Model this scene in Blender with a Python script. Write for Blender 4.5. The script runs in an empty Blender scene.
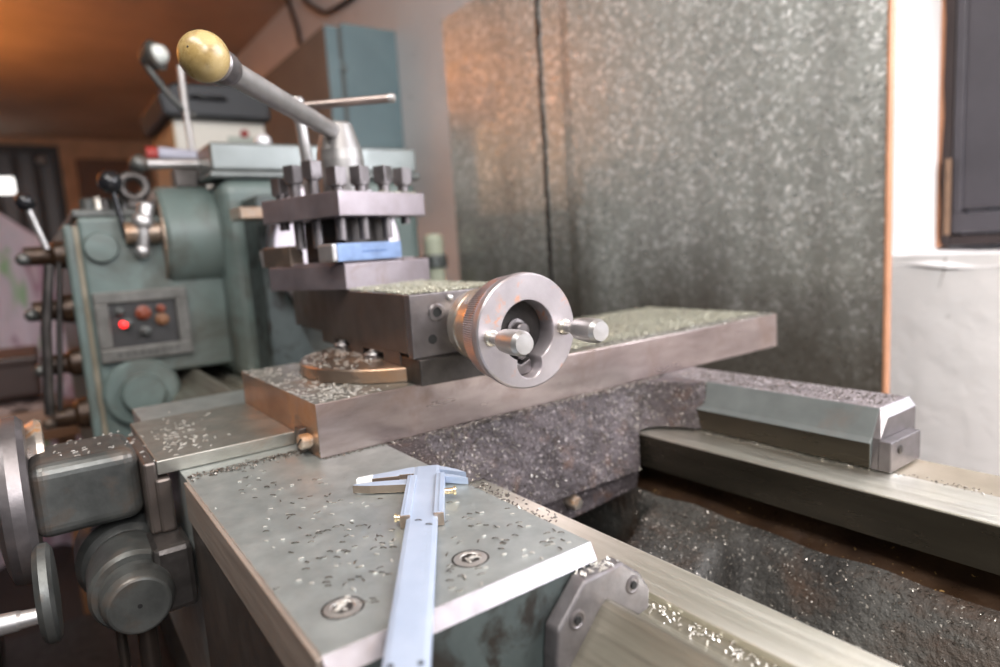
import bpy, math, random
from mathutils import Vector, Matrix
random.seed(7)
C = bpy.context.scene.collection
PI = math.pi
R = math.radians

# ------------------------------------------------------------------ camera
RIGHT = Vector((0.58343311, 0.80963416, -0.06401824))
DOWN = Vector((0.07100357, -0.12937094, -0.98905088))
FWD = Vector((-0.80905148, 0.57249951, -0.1329662))
FPX = 650.7158
CAM = Vector((0, 0, .14))

def U(px, py, ax, v):
    """the point where the sight line of a pixel meets the plane axis = v"""
    d = RIGHT * (px - 500) + DOWN * (py - 333.5) + FWD * FPX
    return CAM + d * ((v - CAM[ax]) / d[ax])

cd = bpy.data.cameras.new('camera'); cam = bpy.data.objects.new('camera', cd); C.objects.link(cam)
m = Matrix((RIGHT, -DOWN, -FWD)).transposed().to_4x4(); m.translation = CAM
cam.matrix_world = m
cd.sensor_width = 36; cd.lens = FPX * 36 / 1000
cd.clip_start = .01; cd.clip_end = 50
cd.dof.use_dof = True; cd.dof.focus_distance = .375; cd.dof.aperture_fstop = 4.6
bpy.context.scene.camera = cam

# ------------------------------------------------------------------ mesh builder
class MB:
    def __init__(s): s.v = []; s.f = []; s.sm = []
    def add(s, vs, fs, sm=False, M=None):
        o = len(s.v)
        for p in vs:
            p = Vector(p)
            s.v.append(M @ p if M else p)
        for f in fs: s.f.append([i + o for i in f]); s.sm.append(sm)
        return s
    def box(s, x0, x1, y0, y1, z0, z1, M=None):
        vs = [(x, y, z) for x in (x0, x1) for y in (y0, y1) for z in (z0, z1)]
        fs = [(0, 1, 3, 2), (4, 6, 7, 5), (0, 4, 5, 1), (2, 3, 7, 6), (0, 2, 6, 4), (1, 5, 7, 3)]
        return s.add(vs, fs, M=M)
    def prism(s, poly, a0, a1, ax=0, M=None):
        """polygon in the other two axes pushed from a0 to a1 along axis ax"""
        def mk(a, p):
            return (a, p[0], p[1]) if ax == 0 else ((p[0], a, p[1]) if ax == 1 else (p[0], p[1], a))
        n = len(poly)
        ar = sum(poly[i][0] * poly[(i + 1) % n][1] - poly[(i + 1) % n][0] * poly[i][1] for i in range(n)) * (-1 if ax == 1 else 1)
        if ar < 0: poly = list(poly)[::-1]
        vs = [mk(a0, p) for p in poly] + [mk(a1, p) for p in poly]
        fs = [list(range(n))[::-1], list(range(n, 2 * n))] + [(i, (i + 1) % n, (i + 1) % n + n, i + n) for i in range(n)]
        return s.add(vs, fs, M=M)
    def lathe(s, prof, M=None, n=40, sharp=True):
        """profile of (radius, height) turned about the local z axis; each band has its own ring pair so edges stay crisp"""
        for (r0, h0), (r1, h1) in zip(prof[:-1], prof[1:]):
            vs = []
            for r, h in ((r0, h0), (r1, h1)):
                for k in range(n):
                    a = 2 * PI * k / n; vs.append((r * math.cos(a), r * math.sin(a), h))
            fs = [(k, (k + 1) % n, (k + 1) % n + n, k + n) for k in range(n)]
            s.add(vs, fs, sm=True, M=M)
        for (r, h), fl in ((prof[0], 1), (prof[-1], 0)):
            if r > 1e-5:
                vs = [(r * math.cos(2 * PI * k / n), r * math.sin(2 * PI * k / n), h) for k in range(n)]
                s.add(vs, [list(range(n))[::-1] if fl else list(range(n))], M=M)
        return s
    def sphere(s, c, r, n=32, sc=(1, 1, 1), M=None):
        vs = []; fs = []; m_ = n // 2
        for i in range(m_ + 1):
            t = PI * i / m_
            for k in range(n):
                a = 2 * PI * k / n
                vs.append((c[0] + sc[0] * r * math.sin(t) * math.cos(a), c[1] + sc[1] * r * math.sin(t) * math.sin(a), c[2] + sc[2] * r * math.cos(t)))
        for i in range(m_):
            for k in range(n):
                fs.append((i * n + k, (i + 1) * n + k, (i + 1) * n + (k + 1) % n, i * n + (k + 1) % n))
        return s.add(vs, fs, sm=True, M=M)
    def tube(s, pts, rad, n=14, M=None):
        pts = [Vector(p) for p in pts]
        if not isinstance(rad, (list, tuple)): rad = [rad] * len(pts)
        vs = []; prev = None
        for i, p in enumerate(pts):
            t = (pts[min(i + 1, len(pts) - 1)] - pts[max(i - 1, 0)]).normalized()
            if prev is None:
                up = Vector((0, 0, 1)) if abs(t.z) < .9 else Vector((1, 0, 0))
                a = t.cross(up).normalized()
            else:
                a = (prev - t * prev.dot(t)).normalized()
            prev = a; b = t.cross(a)
            for k in range(n):
                w = 2 * PI * k / n; vs.append(p + (a * math.cos(w) + b * math.sin(w)) * rad[i])
        fs = []
        for i in range(len(pts) - 1):
            for k in range(n): fs.append((i * n + k, i * n + (k + 1) % n, (i + 1) * n + (k + 1) % n, (i + 1) * n + k))
        s.add(vs, fs, sm=True, M=M)
        s.add(vs[:n], [list(range(n))[::-1]], M=M); s.add(vs[-n:], [list(range(n))], M=M)
        return s
    def grid(s, fn, nu, nv, sm=True, M=None):
        vs = [fn(i / nu, j / nv) for i in range(nu + 1) for j in range(nv + 1)]
        fs = [(i * (nv + 1) + j, (i + 1) * (nv + 1) + j, (i + 1) * (nv + 1) + j + 1, i * (nv + 1) + j + 1) for i in range(nu) for j in range(nv)]
        return s.add(vs, fs, sm=sm, M=M)

def axisM(p, d, up=(0, 0, 1)):
    """matrix whose local z runs along d, placed at p"""
    z = Vector(d).normalized(); u = Vector(up)
    if abs(z.dot(u)) > .98: u = Vector((1, 0, 0))
    x = u.cross(z).normalized(); y = z.cross(x)
    M = Matrix((x, y, z)).transposed().to_4x4(); M.translation = Vector(p)
    return M

def wm(o):
    M = Matrix.Identity(4)
    while o is not None:
        M = o.matrix_local_user @ M if hasattr(o, 'matrix_local_user') else (Matrix.Translation(o.location) @ o.rotation_euler.to_matrix().to_4x4()) @ M
        o = o.parent
    return M

def obj(name, mb, mat, parent=None, bevel=0, seg=2, local=False, merge=False):
    me = bpy.data.meshes.new(name)
    vs = mb.v
    if parent is not None and not local:
        I = wm(parent).inverted(); vs = [I @ v for v in vs]
    me.from_pydata([tuple(v) for v in vs], [], mb.f)
    me.polygons.foreach_set('use_smooth', mb.sm)
    mats = mat if isinstance(mat, (list, tuple)) else [mat]
    for q in mats: me.materials.append(q)
    me.update()
    o = bpy.data.objects.new(name, me); C.objects.link(o)
    if parent is not None: o.parent = parent
    if merge:
        w = o.modifiers.new('weld', 'WELD'); w.merge_threshold = 1e-5
    if bevel:
        b = o.modifiers.new('bevel', 'BEVEL'); b.width = bevel; b.segments = seg; b.limit_method = 'ANGLE'; b.angle_limit = R(35)
    return o

def tag(o, label=None, cat=None, group=None, kind=None):
    if label: o['label'] = label
    if cat: o['category'] = cat
    if group: o['group'] = group
    if kind: o['kind'] = kind
    return o
def thing(name, label, cat, loc=(0, 0, 0), rz=0, group=None):
    o = bpy.data.objects.new(name, None); C.objects.link(o)
    o.location = loc; o.rotation_euler = (0, 0, rz); o.empty_display_size = .02
    return tag(o, label, cat, group)
def struct(name, mb, mat, parent=None, **k):
    o = obj(name, mb, mat, parent, **k)
    if parent is None: o['kind'] = 'structure'
    return o
def copy_tree(o, parent=None):
    c = o.copy(); C.objects.link(c); c.parent = parent
    for ch in list(o.children): copy_tree(ch, c)
    return c

# ------------------------------------------------------------------ materials
def mat_(name):
    m = bpy.data.materials.new(name); m.use_nodes = True
    nt = m.node_tree; b = nt.nodes['Principled BSDF']
    return m, nt, b
def N(nt, t, **k):
    n = nt.nodes.new(t)
    for a, v in k.items(): setattr(n, a, v)
    return n
def noise(nt, scale, detail=5, rough=.55, stretch=(1, 1, 1), dist=0):
    tc = N(nt, 'ShaderNodeTexCoord'); mp = N(nt, 'ShaderNodeMapping'); mp.inputs['Scale'].default_value = stretch
    nt.links.new(tc.outputs['Object'], mp.inputs[0])
    n = N(nt, 'ShaderNodeTexNoise'); n.inputs['Scale'].default_value = scale; n.inputs['Detail'].default_value = detail
    n.inputs['Roughness'].default_value = rough; n.inputs['Distortion'].default_value = dist
    nt.links.new(mp.outputs[0], n.inputs['Vector'])
    return n.outputs['Fac']
def ramp(nt, fac, stops):
    r = N(nt, 'ShaderNodeValToRGB'); e = r.color_ramp.elements
    e[0].position, e[0].color = stops[0][0], (*stops[0][1], 1)
    e[1].position, e[1].color = stops[-1][0], (*stops[-1][1], 1)
    for p, c in stops[1:-1]:
        q = e.new(p); q.color = (*c, 1)
    nt.links.new(fac, r.inputs[0]); return r.outputs[0]
def g(v): return (v, v, v)
def mix(nt, fac, a, b):
    x = N(nt, 'ShaderNodeMix', data_type='RGBA')
    if isinstance(fac, float): x.inputs[0].default_value = fac
    else: nt.links.new(fac, x.inputs[0])
    for s, i in ((a, 6), (b, 7)):
        if isinstance(s, tuple): x.inputs[i].default_value = (*s, 1)
        else: nt.links.new(s, x.inputs[i])
    return x.outputs[2]

def metal(name, c1, c2, stain=None, smin=.55, smax=.75, sscale=14, rough=(.3, .5), metallic=.9, scale=30, stretch=(1, 1, 1),
          bump=.1, bscale=400, bstretch=(1, 1, 1), speck=None, speck_t=.72, speck_s=350, bdist=.0006):
    m, nt, b = mat_(name)
    n1 = noise(nt, scale, 6, .6, stretch)
    col = ramp(nt, n1, [(.3, c1), (.7, c2)])
    met = None
    if stain:
        n2 = noise(nt, sscale, 7, .65, (1, 1, 1), .5)
        f = ramp(nt, n2, [(smin, g(0)), (smax, g(1))])
        col = mix(nt, f, col, stain)
        met = ramp(nt, n2, [(smin, g(metallic)), (smax, g(metallic * .45))])
    if speck:
        n3 = noise(nt, speck_s, 2, .5)
        f = ramp(nt, n3, [(speck_t, g(0)), (speck_t + .04, g(1))])
        col = mix(nt, f, col, speck)
    nt.links.new(col, b.inputs['Base Color'])
    if met is not None: nt.links.new(met, b.inputs['Metallic'])
    else: b.inputs['Metallic'].default_value = metallic
    n4 = noise(nt, scale * 1.7, 5, .6, stretch)
    r = ramp(nt, n4, [(.3, g(rough[0])), (.7, g(rough[1]))]); nt.links.new(r, b.inputs['Roughness'])
    if bump:
        bp = N(nt, 'ShaderNodeBump'); bp.inputs['Strength'].default_value = bump; bp.inputs['Distance'].default_value = bdist
        nt.links.new(noise(nt, bscale, 4, .6, bstretch), bp.inputs['Height']); nt.links.new(bp.outputs[0], b.inputs['Normal'])
    return m
def plain(name, c, rough=.5, metallic=0, emit=None, es=1, **k):
    m, nt, b = mat_(name)
    n1 = noise(nt, k.get('scale', 8), 6, .6)
    v = k.get('var', .15)
    nt.links.new(ramp(nt, n1, [(.3, tuple(x * (1 - v) for x in c)), (.7, tuple(min(1, x * (1 + v)) for x in c))]), b.inputs['Base Color'])
    b.inputs['Roughness'].default_value = rough; b.inputs['Metallic'].default_value = metallic
    if emit:
        b.inputs['Emission Color'].default_value = (*emit, 1); b.inputs['Emission Strength'].default_value = es
    if k.get('bump'):
        bp = N(nt, 'ShaderNodeBump'); bp.inputs['Strength'].default_value = k['bump']; bp.inputs['Distance'].default_value = k.get('bdist', .003)
        nt.links.new(noise(nt, k.get('bscale', 30), 5, .6), bp.inputs['Height']); nt.links.new(bp.outputs[0], b.inputs['Normal'])
    return m

M = {}
M['wing'] = metal('ground_steel', (.345, .37, .36), (.47, .50, .485), stain=(.26, .26, .24), smin=.6, smax=.95, sscale=9, rough=(.32, .46), metallic=.75, scale=60, bump=.1, bscale=500, speck=(.1, .09, .08), speck_t=.74, speck_s=300)
M['chamfer'] = metal('bright_edge_steel', (.25, .235, .25), (.32, .30, .32), rough=(.3, .5), metallic=.7, scale=90, bump=.1)
M['apron'] = metal('planed_brown_steel', (.26, .21, .175), (.42, .35, .30), rough=(.45, .6), metallic=.6, scale=12, stretch=(1, 1, 14), bump=.5, bscale=40, bstretch=(1, 1, 14))
M['green_casting'] = metal('dark_green_paint', (.035, .045, .045), (.065, .08, .078), stain=(.015, .013, .011), smin=.5, smax=.62, sscale=45, rough=(.35, .55), metallic=.15, scale=30, bump=.25, bscale=160)
M['casting'] = metal('dusty_rust_casting', (.030, .023, .024), (.095, .078, .083), stain=(.085, .045, .03), smin=.55, smax=.7, sscale=40, rough=(.5, .75), metallic=.35, scale=35, bump=1, bscale=260, bdist=.002, speck=(.34, .3, .3), speck_t=.64, speck_s=420)
M['slide_side'] = metal('slide_steel', (.27, .215, .205), (.48, .405, .39), stain=(.17, .11, .085), smin=.5, smax=.75, sscale=12, rough=(.26, .38), metallic=.92, scale=18, stretch=(1, .6, 3), bump=.12)
M['slide_top'] = metal('slide_top_steel', (.24, .235, .205), (.36, .345, .31), stain=(.20, .12, .075), smin=.55, smax=.75, sscale=14, rough=(.3, .48), metallic=.8, scale=40, bump=.15)
M['compound'] = metal('compound_dark_steel', (.10, .083, .073), (.155, .13, .117), stain=(.12, .08, .06), smin=.55, smax=.8, sscale=16, rough=(.34, .5), metallic=.8, scale=22, bump=.15)
M['compound_end'] = metal('end_plate_steel', (.13, .118, .118), (.22, .20, .205), rough=(.3, .45), metallic=.8, scale=40, bump=.12)
M['post'] = metal('toolpost_steel', (.24, .205, .215), (.36, .32, .345), stain=(.22, .16, .13), smin=.6, smax=.8, sscale=25, rough=(.3, .48), metallic=.8, scale=25, bump=.12)
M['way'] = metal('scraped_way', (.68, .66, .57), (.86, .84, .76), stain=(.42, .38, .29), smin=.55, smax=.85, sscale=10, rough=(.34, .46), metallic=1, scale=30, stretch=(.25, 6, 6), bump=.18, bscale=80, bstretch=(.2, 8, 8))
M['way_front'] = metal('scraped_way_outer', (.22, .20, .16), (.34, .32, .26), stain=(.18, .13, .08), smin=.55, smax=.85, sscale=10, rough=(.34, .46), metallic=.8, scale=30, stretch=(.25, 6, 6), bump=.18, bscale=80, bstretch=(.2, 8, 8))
M['way_side'] = metal('oily_way_side', (.045, .038, .028), (.08, .068, .052), stain=(.04, .026, .016), smin=.5, smax=.75, sscale=8, rough=(.22, .35), metallic=.8, scale=20, stretch=(.3, 2, 2), bump=.1, speck=(.45, .38, .28), speck_t=.76, speck_s=260)
M['web'] = metal('grimy_bed_casting', (.022, .020, .018), (.085, .082, .075), stain=(.06, .032, .018), smin=.50, smax=.7, sscale=13, rough=(.5, .75), metallic=.25, scale=16, bump=1, bscale=170, bdist=.003, speck=(.30, .28, .25), speck_t=.66, speck_s=380)
M['web_rust'] = metal('oily_rust', (.028, .015, .009), (.06, .032, .017), rough=(.25, .5), metallic=.4, scale=30, bump=.8, bscale=250, speck=(.4, .25, .1), speck_t=.7, speck_s=330)
M['rear_green'] = metal('worn_teal_paint', (.085, .095, .094), (.14, .155, .153), stain=(.14, .10, .08), smin=.55, smax=.8, sscale=12, rough=(.45, .6), metallic=.1, scale=20, bump=.2)
M['rear_top'] = metal('dusty_top', (.10, .085, .088), (.20, .17, .175), rough=(.6, .8), metallic=.1, scale=60, bump=1, bscale=400, speck=(.5, .48, .48), speck_t=.64, speck_s=420)
M['steel'] = metal('bright_steel', (.40, .385, .38), (.52, .505, .50), stain=(.36, .28, .22), smin=.66, smax=.9, sscale=25, rough=(.34, .46), metallic=.85, scale=60, bump=.08)
M['wheel'] = metal('handwheel_steel', (.38, .345, .36), (.50, .46, .475), stain=(.58, .27, .15), smin=.56, smax=.66, sscale=42, rough=(.3, .45), metallic=.8, scale=40, bump=.12)
M['hub'] = metal('barrel_steel', (.48, .44, .38), (.62, .57, .5), stain=(.36, .19, .09), smin=.5, smax=.65, sscale=45, rough=(.24, .4), metallic=.9, scale=50, bump=.1)
M['darksteel'] = metal('dark_oily_steel', (.05, .045, .042), (.10, .09, .085), rough=(.3, .5), metallic=.8, scale=50, bump=.2)
M['greysteel'] = metal('grey_housing_steel', (.05, .052, .050), (.14, .145, .138), stain=(.10, .062, .04), smin=.5, smax=.72, sscale=24, rough=(.32, .5), metallic=.6, scale=25, bump=.2)
M['disc'] = metal('swivel_disc_steel', (.24, .19, .155), (.38, .30, .24), stain=(.32, .17, .08), smin=.5, smax=.7, sscale=20, rough=(.25, .4), metallic=.9, scale=20, bump=.1)
M['hole'] = plain('black_hole', (.006, .006, .006), .7)
M['green_paint'] = metal('green_machine_paint', (.080, .110, .103), (.125, .160, .150), stain=(.05, .042, .03), smin=.50, smax=.72, sscale=7, rough=(.3, .45), metallic=.05, scale=8, bump=.15, bscale=60)
M['lid'] = metal('lid_paint', (.15, .165, .162), (.22, .24, .235), rough=(.28, .4), metallic=.6, scale=10, bump=.05)
M['panel'] = plain('panel_black', (.025, .024, .024), .4, bump=.2)
M['panel_frame'] = metal('panel_frame', (.09, .088, .08), (.155, .15, .14), rough=(.35, .5), metallic=.5, scale=60)
M['black'] = plain('black_plastic', (.012, .012, .014), .18)
M['redlamp'] = plain('red_indicator', (.8, .02, .02), .3, emit=(1, .02, .02), es=3)
M['amber'] = plain('amber_indicator', (.16, .035, .015), .4)
M['ball'] = metal('worn_ball_knob', (.27, .18, .06), (.46, .35, .17), stain=(.13, .075, .02), smin=.50, smax=.75, sscale=60, rough=(.22, .35), metallic=.0, scale=38, bump=.05)
M['chip'] = metal('chip_metal', (.45, .42, .37), (.86, .84, .80), rough=(.28, .42), metallic=.6, scale=180, bump=0)
M['chip_dark'] = metal('chip_dark_metal', (.07, .06, .055), (.50, .46, .41), rough=(.2, .4), metallic=.9, scale=250, bump=0)
M['swarf_green'] = metal('dusty_swarf', (.32, .32, .25), (.62, .60, .50), rough=(.3, .5), metallic=.7, scale=300, bump=0)
M['caliper'] = metal('satin_chrome', (.33, .39, .50), (.42, .48, .59), rough=(.3, .42), metallic=.35, scale=30, bump=.03)
M['caliper_dark'] = metal('caliper_edge', (.32, .25, .2), (.42, .34, .28), rough=(.3, .4), metallic=.9, scale=60, bump=.05)
M['brass'] = metal('brass_screw', (.75, .6, .38), (.85, .7, .45), rough=(.25, .35), metallic=.9, scale=60, bump=0)
M['blue'] = plain('blue_oxide_steel', (.19, .27, .44), .35, metallic=.5, scale=60, var=.25)
M['blue_ink'] = plain('faded_dark_marking', (.06, .12, .28), .5, metallic=.3)
M['cabinet'] = plain('blue_grey_enamel', (.20, .29, .32), .45, scale=5, var=.12)
M['cabinet_side'] = plain('cabinet_side_enamel', (.20, .20, .19), .5, scale=5)
M['case'] = plain('black_case', (.018, .02, .024), .5)
M['cream'] = plain('cream_enamel', (.62, .59, .53), .5, scale=4, var=.06)
M['red'] = plain('red_plastic', (.26, .025, .02), .5)
M['wood'] = plain('brown_wood', (.16, .07, .03), .5)
M['wood_dark'] = plain('dark_brown_box', (.06, .035, .03), .5)
M['cloth'] = None
M['plaster'] = None
M['pink_plaster'] = plain('ochre_plaster', (.62, .40, .26), .8, bump=.3)
M['ceil'] = plain('ceiling_paint', (.62, .48, .38), .8, scale=2, bump=.2)
M['floor'] = plain('concrete_floor', (.035, .03, .03), .7, scale=4, bump=.4)
M['frame_wood'] = plain('window_dark_wood', (.045, .032, .032), .5, scale=12)
M['shutter'] = plain('window_shutter_panel', (.085, .078, .09), .45, scale=10)
M['rust_edge'] = plain('rusty_hinge', (.22, .13, .08), .6, scale=60)
M['edge_rust'] = plain('rusty_sheet_edge', (.42, .20, .11), .6, scale=20)

def plaster():
    m, nt, b = mat_('white_plaster')
    n = noise(nt, 3, 8, .6); col = ramp(nt, n, [(.3, (.80, .765, .76)), (.7, (.88, .86, .855))])
    f = ramp(nt, noise(nt, 38, 3, .5), [(.70, g(0)), (.76, g(1))]); col = mix(nt, f, col, (.55, .53, .51))
    nt.links.new(col, b.inputs['Base Color']); b.inputs['Roughness'].default_value = .85
    bp = N(nt, 'ShaderNodeBump'); bp.inputs['Strength'].default_value = .5; bp.inputs['Distance'].default_value = .01
    nt.links.new(noise(nt, 14, 6, .55), bp.inputs['Height']); nt.links.new(bp.outputs[0], b.inputs['Normal'])
    return m
M['plaster'] = plaster()
def galv():
    m, nt, b = mat_('galvanised_spangle')
    tc = N(nt, 'ShaderNodeTexCoord')
    vo = N(nt, 'ShaderNodeTexVoronoi'); vo.inputs['Scale'].default_value = 190
    ns = N(nt, 'ShaderNodeTexNoise'); ns.inputs['Scale'].default_value = 60; ns.inputs['Detail'].default_value = 3
    nt.links.new(tc.outputs['Object'], ns.inputs['Vector'])
    mx = mix(nt, .016, tc.outputs['Object'], ns.outputs['Color'])
    nt.links.new(mx, vo.inputs['Vector'])
    sp = N(nt, 'ShaderNodeSeparateColor'); nt.links.new(vo.outputs['Color'], sp.inputs[0])
    cell = ramp(nt, sp.outputs[0], [(.0, (.40, .42, .395)), (.62, (.49, .51, .485)), (.84, (.66, .68, .66)), (1, (.97, .98, .97))])
    st = noise(nt, 2.2, 7, .65, (1, 1, .7), .3)
    col = mix(nt, ramp(nt, st, [(.5, g(0)), (.8, g(.35))]), cell, (.20, .21, .20))
    col = mix(nt, ramp(nt, noise(nt, 9, 5, .6, (1, 1, .06)), [(.52, g(0)), (.72, g(.5))]), col, (.24, .24, .225))
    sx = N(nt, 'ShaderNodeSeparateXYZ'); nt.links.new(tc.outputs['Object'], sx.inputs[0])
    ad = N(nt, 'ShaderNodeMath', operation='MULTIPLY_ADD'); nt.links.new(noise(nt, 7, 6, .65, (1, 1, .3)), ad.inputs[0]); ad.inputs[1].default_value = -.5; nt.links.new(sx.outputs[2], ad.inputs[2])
    low_shade = ramp(nt, ad.outputs[0], [(.34, g(.9)), (.64, g(0))]); col = mix(nt, low_shade, col, (.085, .072, .058))  # lower sheet browned: shading under the high light, put into the colour
    nt.links.new(col, b.inputs['Base Color']); b.inputs['Metallic'].default_value = .5
    rr = ramp(nt, sp.outputs[1], [(0, g(.26)), (1, g(.46))]); nt.links.new(rr, b.inputs['Roughness'])
    bp = N(nt, 'ShaderNodeBump'); bp.inputs['Strength'].default_value = .22; bp.inputs['Distance'].default_value = .004
    nt.links.new(noise(nt, 50, 4, .6), bp.inputs['Height']); nt.links.new(bp.outputs[0], b.inputs['Normal'])
    return m
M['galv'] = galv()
def cloth():
    m, nt, b = mat_('patterned_dust_sheet')
    n = noise(nt, 5.5, 3, .55, (1, 1, .6), .8)
    col = ramp(nt, n, [(.34, (.30, .52, .26)), (.42, (.66, .58, .64)), (.52, (.74, .62, .70)), (.60, (.45, .28, .36)), (.68, (.78, .68, .74))])
    nt.links.new(col, b.inputs['Base Color']); b.inputs['Roughness'].default_value = .9
    return m
M['cloth'] = cloth()

# ------------------------------------------------------------------ chips
def sliver(mb, p, L=.003, w=.0006, h=.0004, yaw=None, tilt=0, curl=0):
    yaw = random.uniform(0, PI) if yaw is None else yaw
    Mx = Matrix.Translation(p) @ Matrix.Rotation(yaw, 4, 'Z') @ Matrix.Rotation(tilt, 4, 'Y')
    a = L / 2; k = curl * L
    vs = []
    for x, z in ((-a, 0), (0, k), (a, 0)):
        for y in (-w / 2, w / 2):
            for dz in (0, h): vs.append((x, y, z + dz))
    fs = []
    for i in (0, 4):
        fs += [(i, i + 4, i + 5, i + 1), (i + 2, i + 3, i + 7, i + 6), (i + 1, i + 5, i + 7, i + 3), (i, i + 2, i + 6, i + 4)]
    fs += [(0, 1, 3, 2), (8, 10, 11, 9)]
    mb.add(vs, fs, M=Mx)
def scatter(fn, n, L=(.0015, .0035), w=.0006, h=.0004, tilt=.35, curl=.15):
    mb = MB()
    for _ in range(n):
        p = fn()
        if p is None: continue
        sliver(mb, Vector(p), random.uniform(*L), w * random.uniform(.7, 1.5), h, tilt=random.uniform(-tilt, tilt), curl=random.uniform(0, curl))
    return mb
def stuff(name, mb, mat, label, cat):
    return tag(obj(name, mb, mat), label, cat, kind='stuff')
rnd = random.uniform

# ================================================================== ROOM
YW = 1.15; ZC = 1.34; XE = -7.1; ZF = -.92; XR = 2.4; YF = -2.6
struct('floor', MB().box(XE, XR, YF, YW, ZF - .1, ZF), M['floor'])
struct('ceiling', MB().box(XE, XR, YF, YW, ZC, ZC + .1), M['ceil'])
# back wall with a deep window opening on the right
wx0 = -.502; wz0 = .083; fx0 = -.464
mb = MB()
mb.box(XE, wx0, YW, YW + .3, ZF, ZC)
mb.box(wx0, 1.1, YW, YW + .3, ZF, wz0)
mb.box(wx0, 1.1, YW, YW + .3, 1.15, ZC)
mb.box(1.1, XR, YW, YW + .3, ZF, ZC)
struct('wall_back', mb, M['plaster'])
# rounded plaster reveal beside the window
pr = [(wx0 - .03, YW - .0015), (wx0 - .012, YW - .0012), (wx0 + .004, YW + .003), (wx0 + .015, YW + .011), (wx0 + .023, YW + .024), (wx0 + .030, YW + .045), (wx0 + .036, YW + .075), (fx0 - .001, YW + .10), (fx0 - .001, YW + .3), (wx0 - .03, YW + .3)]
mb = MB(); zs = [wz0 - .004, .2, .35, .5, .65, .8, .95, 1.15]
vs = [(x, y, z) for z in zs for x, y in pr]; n_ = len(pr)
fs = [(j * n_ + k, j * n_ + (k + 1) % n_, (j + 1) * n_ + (k + 1) % n_, (j + 1) * n_ + k) for j in range(len(zs) - 1) for k in range(n_)]
mb.add(vs, fs, sm=True)
struct('trim_1', mb, M['plaster'])
# crumbling sill
mb = MB().grid(lambda u, v: (wx0 - .02 + u * 1.2, YW - .004 + v * .2 + .003 * math.sin(u * 60) * (1 - v), wz0 + .002 - .020 * (1 - min(1, v * 8)) ** 2 + .003 * math.sin(u * 41) * (1 - v)), 80, 16)
struct('trim_2', mb, M['plaster'])
# window: outer frame, sash, hinge
yb = YW + .085
win = bpy.data.objects.new('window_1', None); C.objects.link(win); win['kind'] = 'structure'; win.location = (wx0 + .1, yb, wz0)
mb = MB().box(fx0, fx0 + .018, yb, yb + .05, wz0 + .010, 1.13).box(fx0 + .018, 1.1, yb, yb + .05, wz0 + .010, wz0 + .026)
obj('window_frame', mb, M['frame_wood'], win, bevel=.002)
mb = MB().box(fx0 + .020, 1.08, yb - .006, yb + .03, wz0 + .030, wz0 + .062).box(fx0 + .020, fx0 + .034, yb - .004, yb + .03, wz0 + .062, 1.12).box(fx0 + .034, 1.08, yb - .001, yb + .02, wz0 + .067, 1.12)
obj('window_sash', mb, M['shutter'], win, bevel=.002)
mb = MB().tube([(fx0 + .016, yb - .010, wz0 + .028), (fx0 + .016, yb - .010, wz0 + .150)], .0048)
obj('hinge', mb, M['rust_edge'], win)
fe = [(fx0 - .003, wz0 + .008), (fx0 + .006, wz0 + .008)] + [(fx0 + .003 + .0015 * math.sin(k * 2.1) + .001 * math.sin(k * 5.3), wz0 + .02 + k * .05) for k in range(21)] + [(fx0 - .003, 1.14)]
mb = MB().prism(fe, yb - .004, yb + .01, ax=1)
obj('frame_edge', mb, M['edge_rust'], win)
q = [(-.421, YW, .078), (-.4215, YW, .064), (-.4240, YW, .052), (-.4290, YW, .030)]
struct('trim_3', MB().tube(q, [.0012, .0009, .0007, .0003], n=6), plain('plaster_crack', (.25, .22, .2), .9))
# end wall, with dark slatted door and a small bright pane
struct('wall_end', MB().box(XE - .1, XE, YF, YW, ZF, ZC), M['pink_plaster'])
door = bpy.data.objects.new('door_1', None); C.objects.link(door); door['kind'] = 'structure'; door.location = (XE, 0, ZF)
obj('door_leaf', MB().box(XE, XE + .05, -1.2, .34, ZF, 1.265), plain('dark_door', (.03, .03, .034), .5), door)
mb = MB()
for k in range(10): mb.box(XE + .05, XE + .07, -1.15 + k * .148, -1.15 + k * .148 + .11, ZF + .1, 1.2)
obj('door_boards', mb, plain('dark_boards', (.045, .045, .052), .35), door, bevel=.01)
obj('door_light', MB().sphere((XE + .1, .205, 1.13), .04), M['steel'], door)  # small light on the door, modelled as a plain steel ball
w2 = bpy.data.objects.new('window_2', None); C.objects.link(w2); w2['kind'] = 'structure'; w2.location = (XE + .08, -.3, .83)
mb = MB().box(XE + .07, XE + .1, -.75, -.01, .85, .985)
obj('window_pane', mb, plain('daylit_pane', (.9, .9, .9), .3, emit=(1, .98, .95), es=2.2), w2, bevel=.012)
# brown board on the end wall
bo = tag(obj('wall_board', MB().box(XE, XE + .04, .46, 1.05, .72, 1.16), M['wood'], bevel=.005), 'brown wooden board on the ochre far wall right of the dark door', 'board')

# ================================================================== BED
BX0, BX1 = -1.70, .55
bed = thing('lathe_bed', 'long grey cast iron lathe bed with two shiny ways running to lower right', 'lathe bed', (-.4, .36, -.4))
# rear way: flat top y .4515-.4995, back strip
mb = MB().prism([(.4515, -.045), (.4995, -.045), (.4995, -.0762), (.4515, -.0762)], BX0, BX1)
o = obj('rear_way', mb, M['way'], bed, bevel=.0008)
mb = MB().prism([(.4505, -.0462), (.4515, -.0462), (.4515, -.0762), (.4505, -.0762)], BX0, BX1)
obj('rear_way_side', mb, M['way_side'], bed)
mb = MB().prism([(.5012, -.0462), (.545, -.0462), (.545, -.4), (.490, -.4), (.490, -.0762), (.5012, -.0762)], BX0, BX1)
obj('rear_strip', mb, metal('brown_oily_strip', (.34, .29, .22), (.44, .38, .30), stain=(.24, .15, .09), rough=(.3, .45), metallic=.6, scale=40), bed, bevel=.0008)
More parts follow.
